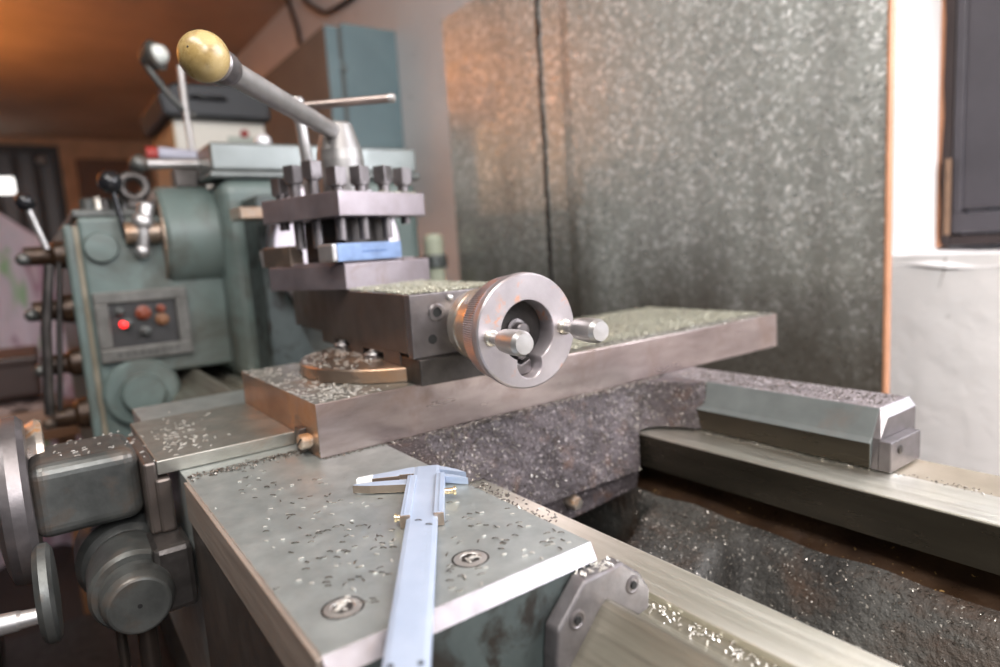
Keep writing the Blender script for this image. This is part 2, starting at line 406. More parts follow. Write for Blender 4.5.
# front way: flat then groove then raised V
mb = MB().prism([(.2395, -.043), (.2715, -.043), (.2715, -.070), (.262, -.4), (.2395, -.4)], BX0, BX1)
obj('front_flat_way', mb, M['way'], bed, bevel=.0008)
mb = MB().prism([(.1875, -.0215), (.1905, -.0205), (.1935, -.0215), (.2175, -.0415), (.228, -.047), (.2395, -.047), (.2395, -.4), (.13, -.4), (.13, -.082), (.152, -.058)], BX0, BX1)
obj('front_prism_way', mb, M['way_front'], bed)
# inner casting: a height field between the two walls with cross web and hollows
def sst(a, b, x):
    t = max(0, min(1, (x - a) / (b - a))); return t * t * (3 - 2 * t)
def bedz(x, y):
    z = -.103 - .010 * sst(.44, .30, y)
    hol = sst(-.288, -.262, x + .35 * (y - .37)) * (1 - sst(.38, .452, y))
    z -= .13 * hol
    z += .006 * math.exp(-((x + .292) / .02) ** 2) * (1 - sst(.40, .44, y))
    # opening under the carriage
    d = x + .372 + .9 * (y - .37) ** 1 * .45
    op = (1 - sst(-.03, .012, d)) * (1 - sst(.425, .452, y)) * sst(-.62, -.6, x)
    z -= .16 * op
    if y > .447: z += .018 * sst(.447, .492, y) - .0
    ww = -.62
    z += .0022 * math.sin(x * 61 + y * 37) * math.sin(y * 83 - x * 21)
    return z
mb = MB().grid(lambda u, v: (-.75 + u * 1.2, .266 + v * .226, bedz(-.75 + u * 1.2, .266 + v * .226)), 240, 60)
o = obj('cross_web', mb, [M['web'], M['web_rust']], bed)
for p in o.data.polygons:
    c = sum((Vector(mb.v[i]) for i in p.vertices), Vector()) / len(p.vertices)
    if c.y > .456: p.material_index = 1
mb = MB().box(-1.70, .55, .13, .545, -.62, -.4)
obj('bed_base', mb, M['green_casting'], bed)
def on_bed(x0, x1, y0, y1):
    def f():
        x, y = rnd(x0, x1), rnd(y0, y1); z = bedz(x, y)
        return None if z < -.19 else (x, y, z + .0006)
    return f
stuff('bed_swarf', scatter(on_bed(-.42, 0.15, .275, .452), 5200, (.0008, .0024), tilt=.9), M['chip_dark'], 'fine metal chips littering the dark casting between the two ways', 'swarf')
def groove():
    x = rnd(-.215, -.02); y = .2335 + random.gauss(0, .0028)
    y = min(.2388, max(.205, y)); return (x, y, -.0463 if y > .228 else -.0415 - (y - .2175) * .55 if y > .2175 else -.0215 - (y - .1935) * .833 + .0006)
stuff('groove_swarf', scatter(groove, 260, (.001, .0026), w=.0007, tilt=1.0), M['chip'], 'bright metal chips lying in the groove beside the front way', 'swarf')
stuff('way_swarf', scatter(lambda: (rnd(-.33, -.06) if random.random() < .6 else rnd(-.13, -.05), rnd(.4965, .504), -.0446), 260, (.001, .0022), tilt=.8), M['chip_dark'], 'dark chips along the seam behind the rear way', 'swarf')

# chip tray under the bed
tr = thing('chip_tray', 'black chip tray spread below the lathe bed', 'tray', (-.5, .4, -.7))
obj('tray_pan', MB().box(-1.72, .6, -.15, 1.0, -.66, -.6385), M['darksteel'], tr)
mb = MB().box(-1.72, .6, -.16, -.15, -.66, -.60).box(-1.72, .6, 1.0, 1.01, -.66, -.60)
obj('tray_rim', mb, M['darksteel'], tr)
pd = thing('machine_pedestal', 'green cast pedestal standing under the lathe bed', 'pedestal', (-1.2, .35, ZF))
obj('pedestal_body', MB().box(-1.7, -1.0, .1, .6, ZF, -.66), M['green_paint'], pd, bevel=.01)
obj('foot', MB().box(.1, .5, .1, .6, ZF, -.66), M['green_paint'], pd, bevel=.01)

# ================================================================== SPLASH SHEET
sg = thing('splash_guard', 'tall galvanised sheet splash guard standing behind the lathe', 'splash guard', (-.8, .85, -.6))
ang = R(3.75); du = Vector((math.cos(ang), math.sin(ang), 0)); dn = Vector((-du.y, du.x, 0))
P0 = Vector((-.380, .858, 0))
def SP(s, off, z): 
    p = P0 + du * s + dn * off; return (p.x, p.y, z)
def s_of(px, zq=.42):
    lo, hi = -1.2, .1
    for _ in range(50):
        mid = (lo + hi) / 2; p = Vector(SP(mid, 0, zq)) - CAM
        x = 500 + FPX * p.dot(RIGHT) / p.dot(FWD)
        if x < px: lo = mid
        else: hi = mid
    return lo
sL, sA, sB, sC = s_of(449), s_of(541), s_of(562), s_of(600)
top = .636
prof = [(sL, .0), (sA - .004, .0), (sA + .006, .002), (sB, .0), (sB + .030, -.009), (sC + .02, -.010), (sC + .12, -.009), (0, 0)]
mb = MB()
for (s0, o0), (s1, o1) in zip(prof[:-1], prof[1:]):
    n = 4
    for k in range(n):
        a, b_ = k / n, (k + 1) / n
        sa, sb = s0 + (s1 - s0) * a, s0 + (s1 - s0) * b_; oa, ob = o0 + (o1 - o0) * a, o0 + (o1 - o0) * b_
        def tz(s): return top + .045 * (s - sL) / (0 - sL)
        mb.add([SP(sa, oa, -.6385), SP(sb, ob, -.6385), SP(sb, ob, tz(sb)), SP(sa, oa, tz(sa)), SP(sa, oa + .0015, -.6385), SP(sb, ob + .0015, -.6385), SP(sb, ob + .0015, tz(sb)), SP(sa, oa + .0015, tz(sa))],
               [(0, 1, 2, 3), (5, 4, 7, 6), (3, 2, 6, 7), (0, 3, 7, 4), (1, 5, 6, 2)], sm=False)
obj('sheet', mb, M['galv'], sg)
mb = MB()
mb.add([SP(0, -.002, -.6385), SP(.0035, -.002, -.6385), SP(.0035, -.002, .69), SP(0, -.002, .69), SP(0, .012, -.6385), SP(.0035, .012, -.6385), SP(.0035, .012, .69), SP(0, .012, .69)],
       [(0, 1, 2, 3), (5, 4, 7, 6), (3, 2, 6, 7), (0, 3, 7, 4), (1, 5, 6, 2)])
o = obj('folded_edge', mb, M['edge_rust'], sg); o['label'] = 'rust brown folded edge of the sheet'

sm2 = MB(); zz = -.5
while zz < .66:
    a = rnd(-.0022, .0022); sm2.add([SP(sA - .003 + a, -.0008, zz), SP(sA + .003 + a + rnd(0, .002), -.0008, zz), SP(sA + .003 + a, -.0008, zz + .03), SP(sA - .003 + a, -.0008, zz + .03), SP(sA - .003 + a, .003, zz), SP(sA + .003 + a, .003, zz), SP(sA + .003 + a, .003, zz + .03), SP(sA - .003 + a, .003, zz + .03)],
        [(0, 1, 2, 3), (0, 3, 7, 4), (1, 5, 6, 2), (3, 2, 6, 7)]); zz += .012
o = obj('seam', sm2, M['darksteel'], sg); o['label'] = 'dark ragged vertical seam'

# ================================================================== CARRIAGE
cg = thing('lathe_carriage', 'H-shaped carriage casting with worn flat wings riding on the lathe ways', 'carriage', (-.45, .3, -.12))
cw = .006
mb = MB()
# front wing body, profile follows the ways
wp = [(.066, 0), (.197, 0), (.197, -.022), (.1945, -.0225), (.1905, -.0198), (.1865, -.0225), (.150, -.062), (.128, -.085), (.128, -.19), (.066, -.19)]
mb.prism(wp, -.75, -.2154)
o = obj('front_wing', mb, M['wing'], cg, bevel=.0006)
# right end of the wing: chamfer and green cast side
mb = MB()
x0, x1 = -.2154, -.2092
mb.add([(x0, .066, 0), (x0, .1965, 0), (x1, .1945, -cw), (x1, .066, -cw), (x0, .066, -cw), (x0, .1965, -cw)], [(0, 3, 2, 1), (0, 4, 3), (1, 2, 5), (3, 4, 5, 2)])
o = obj('chamfer_strip', mb, M['chamfer'], cg); o['label'] = 'bright chamfered edge of the wing'
mb = MB().prism([(.0665, -.006), (.1945, -.006), (.1945, -.022), (.1905, -.0198), (.1865, -.0225), (.150, -.062), (.128, -.085), (.128, -.19), (.0665, -.19)], -.2154, -.2096)
obj('wing_end', mb, M['green_casting'], cg)
o = obj('planed_face', MB().box(-.46, -.2150, .0638, .0662, -.026, -.0004), M['apron'], cg, bevel=.0005)
obj('apron_face', MB().box(-.46, -.2155, .0652, .0662, -.19, -.026), M['compound'], cg)
# central bridge with filleted right side
def xr(y, z):
    t = -z / .076
    x = -.4335 + .026 * t
    x += .075 * (1 - sst(.197, .243, y)) ** 2 * (1 - .2 * t)
    x += .05 * sst(.455, .503, y) ** 2
    return x
def brg(u, v):
    y = .196 + u * .312; z = 0 - (.0422 + .0338 * sst(.2722, .290, y)) * v
    arch = .055 * sst(.455, .495, y)
    z = z * (1 - .44 * sst(.438, .4525, y))
    x = xr(y, z)
    k = .0012 * math.sin(y * 190 + z * 90) * math.sin(z * 210)
    return (x + k, y, z)
mb = MB().grid(brg, 70, 24)
# lip and underside
def under(u, v):
    y = .196 + u * .312; a = Vector(brg(u, 1)); return (a.x - v * .2, y, a.z - .0)
mb.grid(lambda u, v: under(u, v), 70, 3)
# top strip between slide and side face
mb.grid(lambda u, v: (-.64 + v * (brg(u, 0)[0] + .64), .196 + u * .312, -.0002), 70, 2)
mb.box(-.66, -.45, .197, .50, -.042, -.001).box(-.66, -.45, .2725, .45, -.07, -.041)
obj('bridge', mb, M['casting'], cg)
mb = MB().prism([(.2725, -.075), (.4495, -.075), (.445, -.098), (.2735, -.110)], -.60, -.4175)
obj('lower_plate', mb, M['casting'], cg, bevel=.002)
b_ = MB().lathe([(.0, .012), (.0055, .012), (.0065, .010), (.0065, 0)], M=axisM((-.4175, .358, -.085), (1, 0, 0)), n=6)
obj('bolt', b_, M['hub'], cg)
# rear wing
rp = [(.5085, 0), (.5565, 0), (.5565, -.045), (.5465, -.0455), (.5015, -.0440), (.4935, -.0440), (.4935, -.0245), (.4975, -.021)]
mb = MB().prism(rp, -.75, -.2270)
o = obj('rear_wing', mb, [M['rear_green'], M['rear_top'], M['way_side']], cg, bevel=.001)
for p in o.data.polygons:
    if p.normal.z > .9: p.material_index = 1
    elif p.normal.y < -.9 and p.center.y + .3 < .4945: p.material_index = 2
mb = MB()
def rpt(p, d): return (p[0] + (d if p[0] < .51 else 0), p[1] - d)
A_ = [(.5085, 0), (.555, 0)]; 
mb.add([(-.2270, .5085, 0), (-.2270, .557, 0), (-.2215, .5555, -.0065), (-.2215, .5085, -.0068), (-.2215, .4978, -.021), (-.2270, .4975, -.021), (-.2215, .4940, -.0245), (-.2215, .4940, -.044), (-.2215, .5555, -.044), (-.2270, .4940, -.044)],
       [(0, 3, 2, 1), (3, 4, 6, 7, 8, 2), (0, 5, 4, 3), (5, 9, 7, 6, 4)])
o = obj('rear_wing_end', mb, M['compound_end'], cg); 
o.data.materials.append(M['chamfer']); o.data.polygons[0].material_index = 1
stuffp = None
def fil(u, v):
    # fillet joining the bridge to the rear wing
    a = u * PI / 2
    return (0, 0, 0)
# way wiper blocks (rear and front) are parts bolted to the wings
mb = MB().box(-.2215, -.2125, .4940, .5435, -.0442, -.0215)
w = obj('rear_wiper', mb, M['compound_end'], cg, bevel=.0008)
s1 = obj('wiper_screw', MB().lathe([(0, .0014), (.0018, .0014), (.0032, .0010), (.0036, -.001)], M=axisM((-.2125, .508, -.0290), (1, 0, 0)), n=20), M['darksteel'], w)
fw = [(.1786, -.0068), (.2018, -.0065), (.2127, -.0154), (.2190, -.0252), (.2181, -.0355), (.2109, -.0363), (.1905, -.0205), (.1845, -.0255), (.160, -.0545), (.147, -.072), (.130, -.075), (.130, -.060), (.1425, -.043), (.1600, -.0215)]
fw = [(.1786, -.0068), (.2018, -.0065), (.2127, -.0154), (.2190, -.0252), (.2181, -.0355), (.2109, -.0363), (.1905, -.0205), (.1840, -.0262), (.1755, -.0405), (.170, -.066), (.159, -.066), (.1600, -.0360), (.1616, -.0235)]
mb = MB().prism(fw, -.2092, -.2000)
w = obj('front_wiper', mb, metal('wiper_steel', (.13, .12, .125), (.23, .215, .22), stain=(.14, .09, .07), rough=(.3, .5), metallic=.7, scale=50, bump=.2), cg, bevel=.0012)
for (y, z) in ((.2075, -.0193), (.1725, -.0225)):
    mb = MB().lathe([(.0045, -.002), (.0045, .0003), (.0034, .0006), (.0030, .0003)], M=axisM((-.2000, y, z), (1, 0, 0)), n=28)
    s = obj('wiper_screw', mb, M['compound_end'], w)
    obj('socket', MB().lathe([(0, .0012), (.0019, .0012), (.0019, -.001)], M=axisM((-.2000, y, z), (1, 0, 0)), n=6), M['hole'], s)
stuff('wiper_swarf', scatter(lambda: (rnd(-.2088, -.2005), rnd(.18, .201), -.0062), 40, (.001, .0025), tilt=.8), M['chip'], 'bright chips caught on top of the front way wiper', 'swarf')
# countersunk screws of the front wing
for (x, y) in ((-.2410, .0845), (-.2403, .1455)):
    mb = MB().lathe([(.0088, -.0004), (.0088, .00012), (.0080, .00012), (.0080, -.0008), (.0078, .0002), (.0050, .0005), (.0046, .0002)], M=axisM((x, y, 0), (0, 0, 1)), n=48)
    s = obj('countersunk_screw', mb, metal('screw_grey', (.42, .40, .38), (.55, .53, .5), rough=(.3, .45), metallic=.8, bump=.05), cg)
    mb = MB().lathe([(0, .0003), (.0046, .0003), (.0046, -.0005)], M=axisM((x, y, 0), (0, 0, 1)), n=6)
    k = obj('screw_socket', mb, M['darksteel'], s)
    obj('screw_gap', MB().lathe([(.0086, .00018), (.0080, .00018)], M=axisM((x, y, 0), (0, 0, 1)), n=48), M['hole'], s)
    cr = MB()
    for _ in range(14): sliver(cr, Vector((x + rnd(-.003, .003), y + rnd(-.003, .003), .0006)), rnd(.0015, .003), .0008, tilt=rnd(-.5, .5))
    q = obj('socket_chips', cr, M['chip'], s); q['kind'] = 'stuff'
# casting dust on the bridge side
def onb():
    u, v = rnd(0.05, 1), rnd(0, 1) ** 1.2; p = brg(u, v); return (p[0] + .0005, p[1], p[2])
stuff('bridge_swarf', scatter(onb, 2600, (.0007, .0019), tilt=1.2), M['chip_dark'], 'gritty metal dust clinging to the dark side of the carriage bridge', 'swarf')
def lip():
    return (rnd(-.45, -.2175), .199 + random.gauss(0, .003), rnd(0, .0005))
def seam():
    if random.random() < .35:
        x = rnd(-.436, -.42); y = rnd(.148, .45); return (-.4345 + abs(random.gauss(0, .0015)), y, .0004)
    x = rnd(-.432, -.425) + 0; return (-.433 + rnd(0, .01), rnd(.2, .5), .0005)
stuff('seam_swarf', scatter(seam, 700, (.0008, .002), tilt=.8), M['chip_dark'], 'fine chips banked along the lower edge of the cross slide', 'swarf')
stuff('edge_swarf', scatter(lambda: (rnd(-.40, -.245), rnd(.1955, .2045), .0003 if random.random() < .5 else -.001), 160, (.001, .0026), tilt=.8), M['chip_dark'], 'chips strewn along the back edge of the front wing', 'swarf')
stuff('rear_wing_swarf', scatter(lambda: (rnd(-.43, -.23), rnd(.51, .555), .0003), 700, (.001, .0022), tilt=.35), M['chip_dark'], 'glittering chips on top of the rear carriage wing', 'swarf')
stuff('rear_foot_swarf', scatter(lambda: (rnd(-.45, -.225), rnd(.489, .4935), -.0444), 120, (.001, .002), tilt=.8), M['chip_dark'], 'chips at the foot of the rear carriage wing on the rear way', 'swarf')

# ================================================================== CROSS SLIDE
cs = thing('cross_slide', 'long rectangular steel cross slide running back over the carriage', 'cross slide', (-.53, .43, 0))
SX0, SX1, SY0, SY1, SZ = -.630, -.4355, .1478, .712, .0396
mb = MB().box(SX0, SX1, SY0, SY1, 0.0004, SZ)
o = obj('slide_body', mb, [M['slide_side'], M['slide_top'], M['disc']], cs, bevel=.0007)
for p in o.data.polygons:
    if p.normal.z > .9: p.material_index = 1
    elif p.normal.y < -.9: p.material_index = 2  # front end face: warm reflection put into the colour as browner steel
mb = MB().box(-.452, -.4500, .40, SY1 - .01, SZ - .0005, SZ + .0003)
o = obj('slide_groove', mb, M['hole'], cs)
# way cover plate toward the operator
mb = MB().box(-.630, -.4875, .0525, .1478, .0004, .0102)
obj('way_cover', mb, M['slide_top'], cs, bevel=.0006)
mb = MB().box(-.4875, -.4870, .0600, .1478, .0006, .0095)
# gib screw
mb = MB().lathe([(.0, .0085), (.0048, .0085), (.0056, .0075), (.0056, .0015), (.0046, .001), (.0046, 0)], M=axisM((-.4525, .1478, .0108), (0, -1, 0)), n=28)
s = obj('gib_screw', mb, M['hub'], cs)
obj('screw_slot', MB().box(-.0055, .0055, -.0006, .0006, .0078, .0087, M=axisM((-.4525, .1478, .0108), (0, -1, 0)) @ Matrix.Rotation(R(35), 4, 'Z')), M['hole'], s)
obj('gib_end', MB().box(-.470, -.4595, .1425, .1478, .0010, .0185), M['compound'], cs, bevel=.0006)
# chips on top of the slide
def sltop():
    if random.random() < .5:
        return (random.gauss(-.47, .02), random.gauss(.175, .016), SZ + .0003) 
    return (rnd(SX0, SX1 - .001), rnd(SY0, .2), SZ + .0003)
def clampf(f, a):
    def h():
        p = f()
        return p if a[0] < p[0] < a[1] and a[2] < p[1] < a[3] else None
    return h
stuff('slide_front_swarf', scatter(clampf(sltop, (SX0, SX1, SY0, SY1)), 330, (.0018, .0042), w=.001, tilt=.3), M['chip'], 'bright chips on the near end of the cross slide around the round base', 'swarf')
stuff('slide_rear_swarf', scatter(lambda: (rnd(SX0, -.4525), rnd(.37, SY1 - .004), SZ + .0005), 7000, (.0014, .0035), w=.0009, tilt=.9), M['swarf_green'], 'dense carpet of dusty chips on the rear top of the cross slide', 'swarf')
stuff('slide_rear_edge_swarf', scatter(lambda: (rnd(-.4495, SX1 - .001), rnd(.42, SY1 - .004), SZ + .0004), 160, (.001, .0025), w=.0007, tilt=.6), M['chip'], 'sparse chips on the bright edge strip of the cross slide', 'swarf')
stuff('cover_swarf', scatter(lambda: (-.55 + random.gauss(0, .03), .075 + random.gauss(0, .015), .0106) , 90, (.0015, .0038), w=.0008, tilt=.3), M['chip'], 'chips sprinkled on the flat cover plate before the cross slide', 'swarf')
stuff('cover_foot_swarf', scatter(lambda: (-.4700 + abs(random.gauss(0, .006)), rnd(.068, .147), .0004), 260, (.001, .0028), w=.0008, tilt=.6), M['chip_dark'], 'line of chips on the wing beside the cover plate', 'swarf')

# ================================================================== COMPOUND SLIDE
ca = R(-4.5)
cp = thing('compound_slide', 'dark steel compound slide turned lengthwise above the cross slide', 'compound slide', (-.533, .269, SZ))
mb = MB().lathe([(.0915, 0), (.093, .0008), (.093, .0105), (.0922, .0115), (.0, .0115)], M=axisM((-.533, .2695, SZ), (0, 0, 1)), n=96)
d = obj('swivel_disc', mb, M['disc'], cp)
def dtop():
    a, q = rnd(-2.9, -.9), .091 * math.sqrt(rnd(.2, 1)); return (-.533 + q * math.cos(a), .2695 + q * math.sin(a), SZ + .0118)
stuff('disc_swarf', scatter(dtop, 170, (.0016, .0036), w=.0008, tilt=.4), M['chip'], 'chips lying on the round base disc under the compound slide', 'swarf')
# local frame of the compound: origin at near right top corner
CO = Matrix.Translation(Vector((-.4290, .2235, 0))) @ Matrix.Rotation(ca, 4, 'Z')
mb = MB().box(-.350, -.0105, 0, .092, .0625, .1083, M=CO)
o = obj('top_slide', mb, M['compound'], cp, bevel=.0006)
mb = MB().prism([(0, .0600), (.092, .0600), (.092, .1083), (0, .1083)], -.0100, 0, M=CO)
e = obj('end_plate', mb, M['compound_end'], cp, bevel=.0008)
b0 = CO @ Vector((0, .0215, .0935)); nx = (CO.to_3x3() @ Vector((1, 0, 0)))
mb = MB().lathe([(.0068, -.002), (.0068, .0008), (.0058, .0016), (.0038, .0016), (.0038, -.003)], M=axisM(b0, nx), n=32)
k = obj('cap_screw', mb, M['compound_end'], e)
obj('socket', MB().lathe([(0, .0004), (.0038, .0004), (.0038, -.001)], M=axisM(b0, nx), n=32), M['hole'], k)
b1 = CO @ Vector((0, .0165, .0735))
obj('bolt_hole', MB().lathe([(0, .0004), (.0036, .0004), (.0036, -.001)], M=axisM(b1, nx), n=24), M['hole'], e)
b2 = CO @ Vector((0, .0335, .1035))
obj('oil_ball', MB().sphere(b2, .0030, n=18), M['steel'], e)
# foot with bolt notches
ft = [(-.243, .0625), (-.243, .0515), (-.200, .0513), (-.200, .0590), (-.155, .0590), (-.155, .0513), (-.118, .0511), (-.118, .0580), (-.066, .0580), (-.066, .0511), (-.030, .0511), (-.030, .0625)]
mb = MB().prism(ft, .001, .091, ax=1, M=CO)
obj('base_foot', mb, M['compound'], cp, bevel=.0005)
mb = MB().box(-.0300, .0060, .0020, .088, .0400, .0600, M=CO)
obj('dovetail_base', mb, M['darksteel'], cp, bevel=.001)
for lx in (-.178, -.092):
    p = CO @ Vector((lx, .002, .0511))
    mb = MB().lathe([(.0095, 0), (.0095, .0035)], M=axisM(p, (0, 0, 1)), n=6)
    k = obj('clamp_nut', mb, M['compound_end'], cp)
    mb = MB().lathe([(.0080, .0035), (.0075, .0045), (.0040, .0052), (.0040, .0062), (.0022, .0076), (0, .0080)], M=axisM(p, (0, 0, 1)), n=24)
    obj('stud', mb, M['steel'], k)
def ctop(): return CO @ Vector((-rnd(.001, .3), rnd(.001, .09), .1087 + rnd(0, .0012)))
stuff('compound_swarf', scatter(ctop, 5200, (.0014, .0036), w=.001, tilt=1.0), M['swarf_green'], 'thick layer of chips covering the compound slide top', 'swarf')

# bearing barrel + handwheel of the compound
WC = Vector((-.338, .262, .083)); AX = Vector((math.cos(R(-5)), math.sin(R(-5)), 0))
# at the end plate
pb = WC - AX * .0905
mb = MB().lathe([(.0165, 0), (.0175, .010), (.0205, .017), (.0255, .021), (.0265, .023), (.0265, .032), (.0250, .033), (.0240, .034)], M=axisM(pb, AX), n=72)
obj('bearing_barrel', mb, M['hub'], cp)
mb = MB().lathe([(.0240, .034), (.0240, .037), (.0280, .038), (.0285, .039), (.0285, .048), (.030, .050), (.030, .064)], M=axisM(pb, AX), n=72)
obj('graduated_collar', mb, M['hub'], cp)
# knurled rim
hw = thing('compound_handwheel', 'steel handwheel with two short handles at the end of the compound slide', 'handwheel', tuple(WC - AX * .02))
Mw = axisM(WC, AX)     # local z out, local x horizontal, y up
n = 150; rim = MB(); vs = []; fs = []
bands = [(-.026, .0325), (-.0245, .0360), (-.009, .0378), (-.0075, .0385), (-.0045, .0390), (-.001, .0385), (0, .0375)]
for bi, (h, r) in enumerate(bands):
    for k in range(2 * n):
        a = PI * k / n
        rr = r + (.00035 if (k % 2 == 0 and 1 <= bi <= 2) else (-.00035 if 1 <= bi <= 2 else 0))
        vs.append((rr * math.cos(a), rr * math.sin(a), h))
for bi in range(len(bands) - 1):
    for k in range(2 * n):
        a = bi * 2 * n + k; b = bi * 2 * n + (k + 1) % (2 * n); fs.append((a, b, b + 2 * n, a + 2 * n))
rim.add(vs, fs, sm=False, M=Mw)
# keyhole opening outline
def openr(a):
    r = .0205
    # lobe downward
    lx, ly, lr = 0.000, -.0215, .0098
    dx, dy = math.cos(a), math.sin(a)
    b = dx * lx + dy * ly; c = lx * lx + ly * ly - lr * lr
    D = b * b - c
    if D > 0:
        t = b + math.sqrt(D)
        if t > r: r = t
    return r
NA = 200
inner = [(openr(2 * PI * k / NA) * math.cos(2 * PI * k / NA), openr(2 * PI * k / NA) * math.sin(2 * PI * k / NA)) for k in range(NA)]
outer = [(.0375 * math.cos(2 * PI * k / NA), .0375 * math.sin(2 * PI * k / NA)) for k in range(NA)]
def annulus(mb, o_, i_, h, flip=False):
    vs = [(x, y, h) for x, y in o_] + [(x, y, h) for x, y in i_]
    nn = len(o_); fs = [(k, (k + 1) % nn, (k + 1) % nn + nn, k + nn) for k in range(nn)]
    if flip: fs = [f[::-1] for f in fs]
    mb.add(vs, fs, M=Mw)
annulus(rim, outer, [(x * 1.03, y * 1.03) for x, y in inner], 0)
vs = [(x * 1.03, y * 1.03, 0) for x, y in inner] + [(x, y, -.0008) for x, y in inner] + [(x, y, -.017) for x, y in inner]
fs = [(k, (k + 1) % NA, (k + 1) % NA + NA, k + NA) for k in range(NA)] + [(k + NA, (k + 1) % NA + NA, (k + 1) % NA + 2 * NA, k + 2 * NA) for k in range(NA)]
rim.add(vs, fs, sm=True, M=Mw)
obj('wheel_rim', rim, M['wheel'], hw)
mb = MB().lathe([(.034, -.0175), (.034, -.016), (.0, -.016)], M=Mw, n=64)
web = obj('wheel_web', mb, metal('near_black_web', (.012, .010, .010), (.04, .034, .032), rough=(.5, .7), metallic=.3, scale=60, bump=.2), hw)  # web inside the opening gets a near-black colour
mb = MB().lathe([(.0075, -.016), (.0075, -.0135), (.0055, -.013), (.0055, -.0125)], M=Mw, n=32).lathe([(.0050, -.013), (.0050, -.006), (.0040, -.005), (0, -.0048)], M=Mw, n=32)
obj('centre_nut', mb, M['compound_end'], web)
Ms = Mw @ Matrix.Translation((-.001, -.0155, 0))
ws = obj('slotted_screw', MB().lathe([(.0042, -.016), (.0042, -.0075), (.0036, -.0068), (0, -.0066)], M=Ms, n=28), M['compound_end'], web)
obj('slot', MB().box(-.004, .004, -.0005, .0005, -.0072, -.0063, M=Ms @ Matrix.Rotation(R(-40), 4, 'Z')), M['hole'], ws)
mb = MB().prism([(-.008, -.020), (-.001, -.0235), (.0065, -.020), (.0075, -.029), (.0, -.031), (-.0075, -.028)], -.016, -.009, ax=2, M=Mw)
obj('clamp_key', mb, M['compound_end'], web, bevel=.001)
hp = [(.0030, -.002), (.0034, .006), (.0038, .010), (.0058, .0145), (.0072, .0175), (.0078, .024), (.0080, .030), (.0078, .0365), (.0062, .0400), (.0, .0402)]
def handle(p, parent):
    Mh = Mw @ Matrix.Translation(p)
    k = obj('handle', MB().lathe(hp, M=Mh, n=36), M['steel'], parent)
    obj('handle_ferrule', MB().lathe([(.0052, -.0004), (.0052, .0022), (.0040, .0030)], M=Mh, n=28), M['hub'], k)
    return k
# local x of axisM(AX): up x AX
handle((-.0285, -.0010, 0), hw)
handle((.0290, -.0005, 0), hw)

# ================================================================== TOOL POST
TC = Vector((-.640, .269, 0)); ta = R(18.7)
tp = thing('tool_post', 'square four-way tool post of dark steel with upright clamp screws', 'tool post', (TC.x, TC.y, .109), ta)
TM = Matrix.Translation(TC) @ Matrix.Rotation(ta, 4, 'Z')
H = .0575
mb = MB().box(-H, H, -H, H, .1092, .1325, M=TM).box(-H + .014, H - .006, -H + .004, H - .016, .1325, .1350, M=TM)
obj('lower_block', mb, M['post'], tp, bevel=.0008)
mb = MB().box(-.030, .030, -.030, .030, .135, .176, M=TM)
obj('centre_column', mb, M['darksteel'], tp, bevel=.001)
mb = MB().box(-H, H, -H, H, .1765, .1990, M=TM)
obj('upper_plate', mb, M['post'], tp, bevel=.0007)
def cscrew(lx, ly, h, low, rot=0):
    p = TM @ Vector((lx, ly, .1992))
    Mz = Matrix.Translation(p) @ Matrix.Rotation(ta + rot, 4, 'Z')
    a = .0068
    mb = MB().lathe([(.0055, -.0), (.0055, h), (.0080, h + .001), (.0080, h + .0028)], M=Mz, n=24)
    mb.box(-a, a, -a, a, h + .002, h + .0185, M=Mz)
    k = obj('clamp_screw', mb, M['compound_end'], tp, bevel=.0007)
    mb = MB().lathe([(.0050, -.0228), (.0050, -low)], M=Mz, n=20)
    obj('screw_tip', mb, M['compound_end'], k)
for lx, ly, h, low, rt in ((-.043, -.043, .003, .030, 0), (-.021, -.043, .013, .05, .1), (.007, -.043, .014, .05, .05), (.041, -.043, .0045, .044, 0),
                       (.043, -.0160, .0065, .044, .1), (.043, .0150, .0085, .044, .2), (.043, .0425, .0080, .030, 0), (-.020, .043, .009, .03, .2), (-.043, .010, .004, .03, .1)):
    cscrew(lx, ly, h, low, rt)
# central cone nut, lever and ball
p = TM @ Vector((0, 0, .199))
mb = MB().lathe([(.0235, 0), (.0235, .036), (.0225, .046), (.0150, .071), (.0130, .0735), (0, .0740)], M=axisM(p, (0, 0, 1)), n=48)
ln = obj('clamp_nut', mb, metal('cone_nut_steel', (.22, .21, .205), (.32, .31, .30), rough=(.42, .55), metallic=.8, scale=30, bump=.1), tp)
bc = Vector((-.467, .1095, .2740)); lp = TM @ Vector((0, 0, .2620))
dd = (bc - lp).normalized(); Lh = (bc - lp).length
mb = MB().lathe([(.0078, .008), (.0080, .03), (.0088, Lh - .035), (.0088, Lh - .026)], M=axisM(lp, dd), n=32)
lv = obj('clamp_lever', mb, M['steel'], tp)
mb = MB().lathe([(.0105, Lh - .030), (.0118, Lh - .024), (.0122, Lh - .014), (.0100, Lh - .010)], M=axisM(lp, dd), n=32)
obj('lever_collar', mb, M['compound_end'], lv)
bl = obj('ball_knob', MB().sphere(bc, .0160, n=48), M['ball'], lv); bl['label'] = 'worn yellow plastic ball'
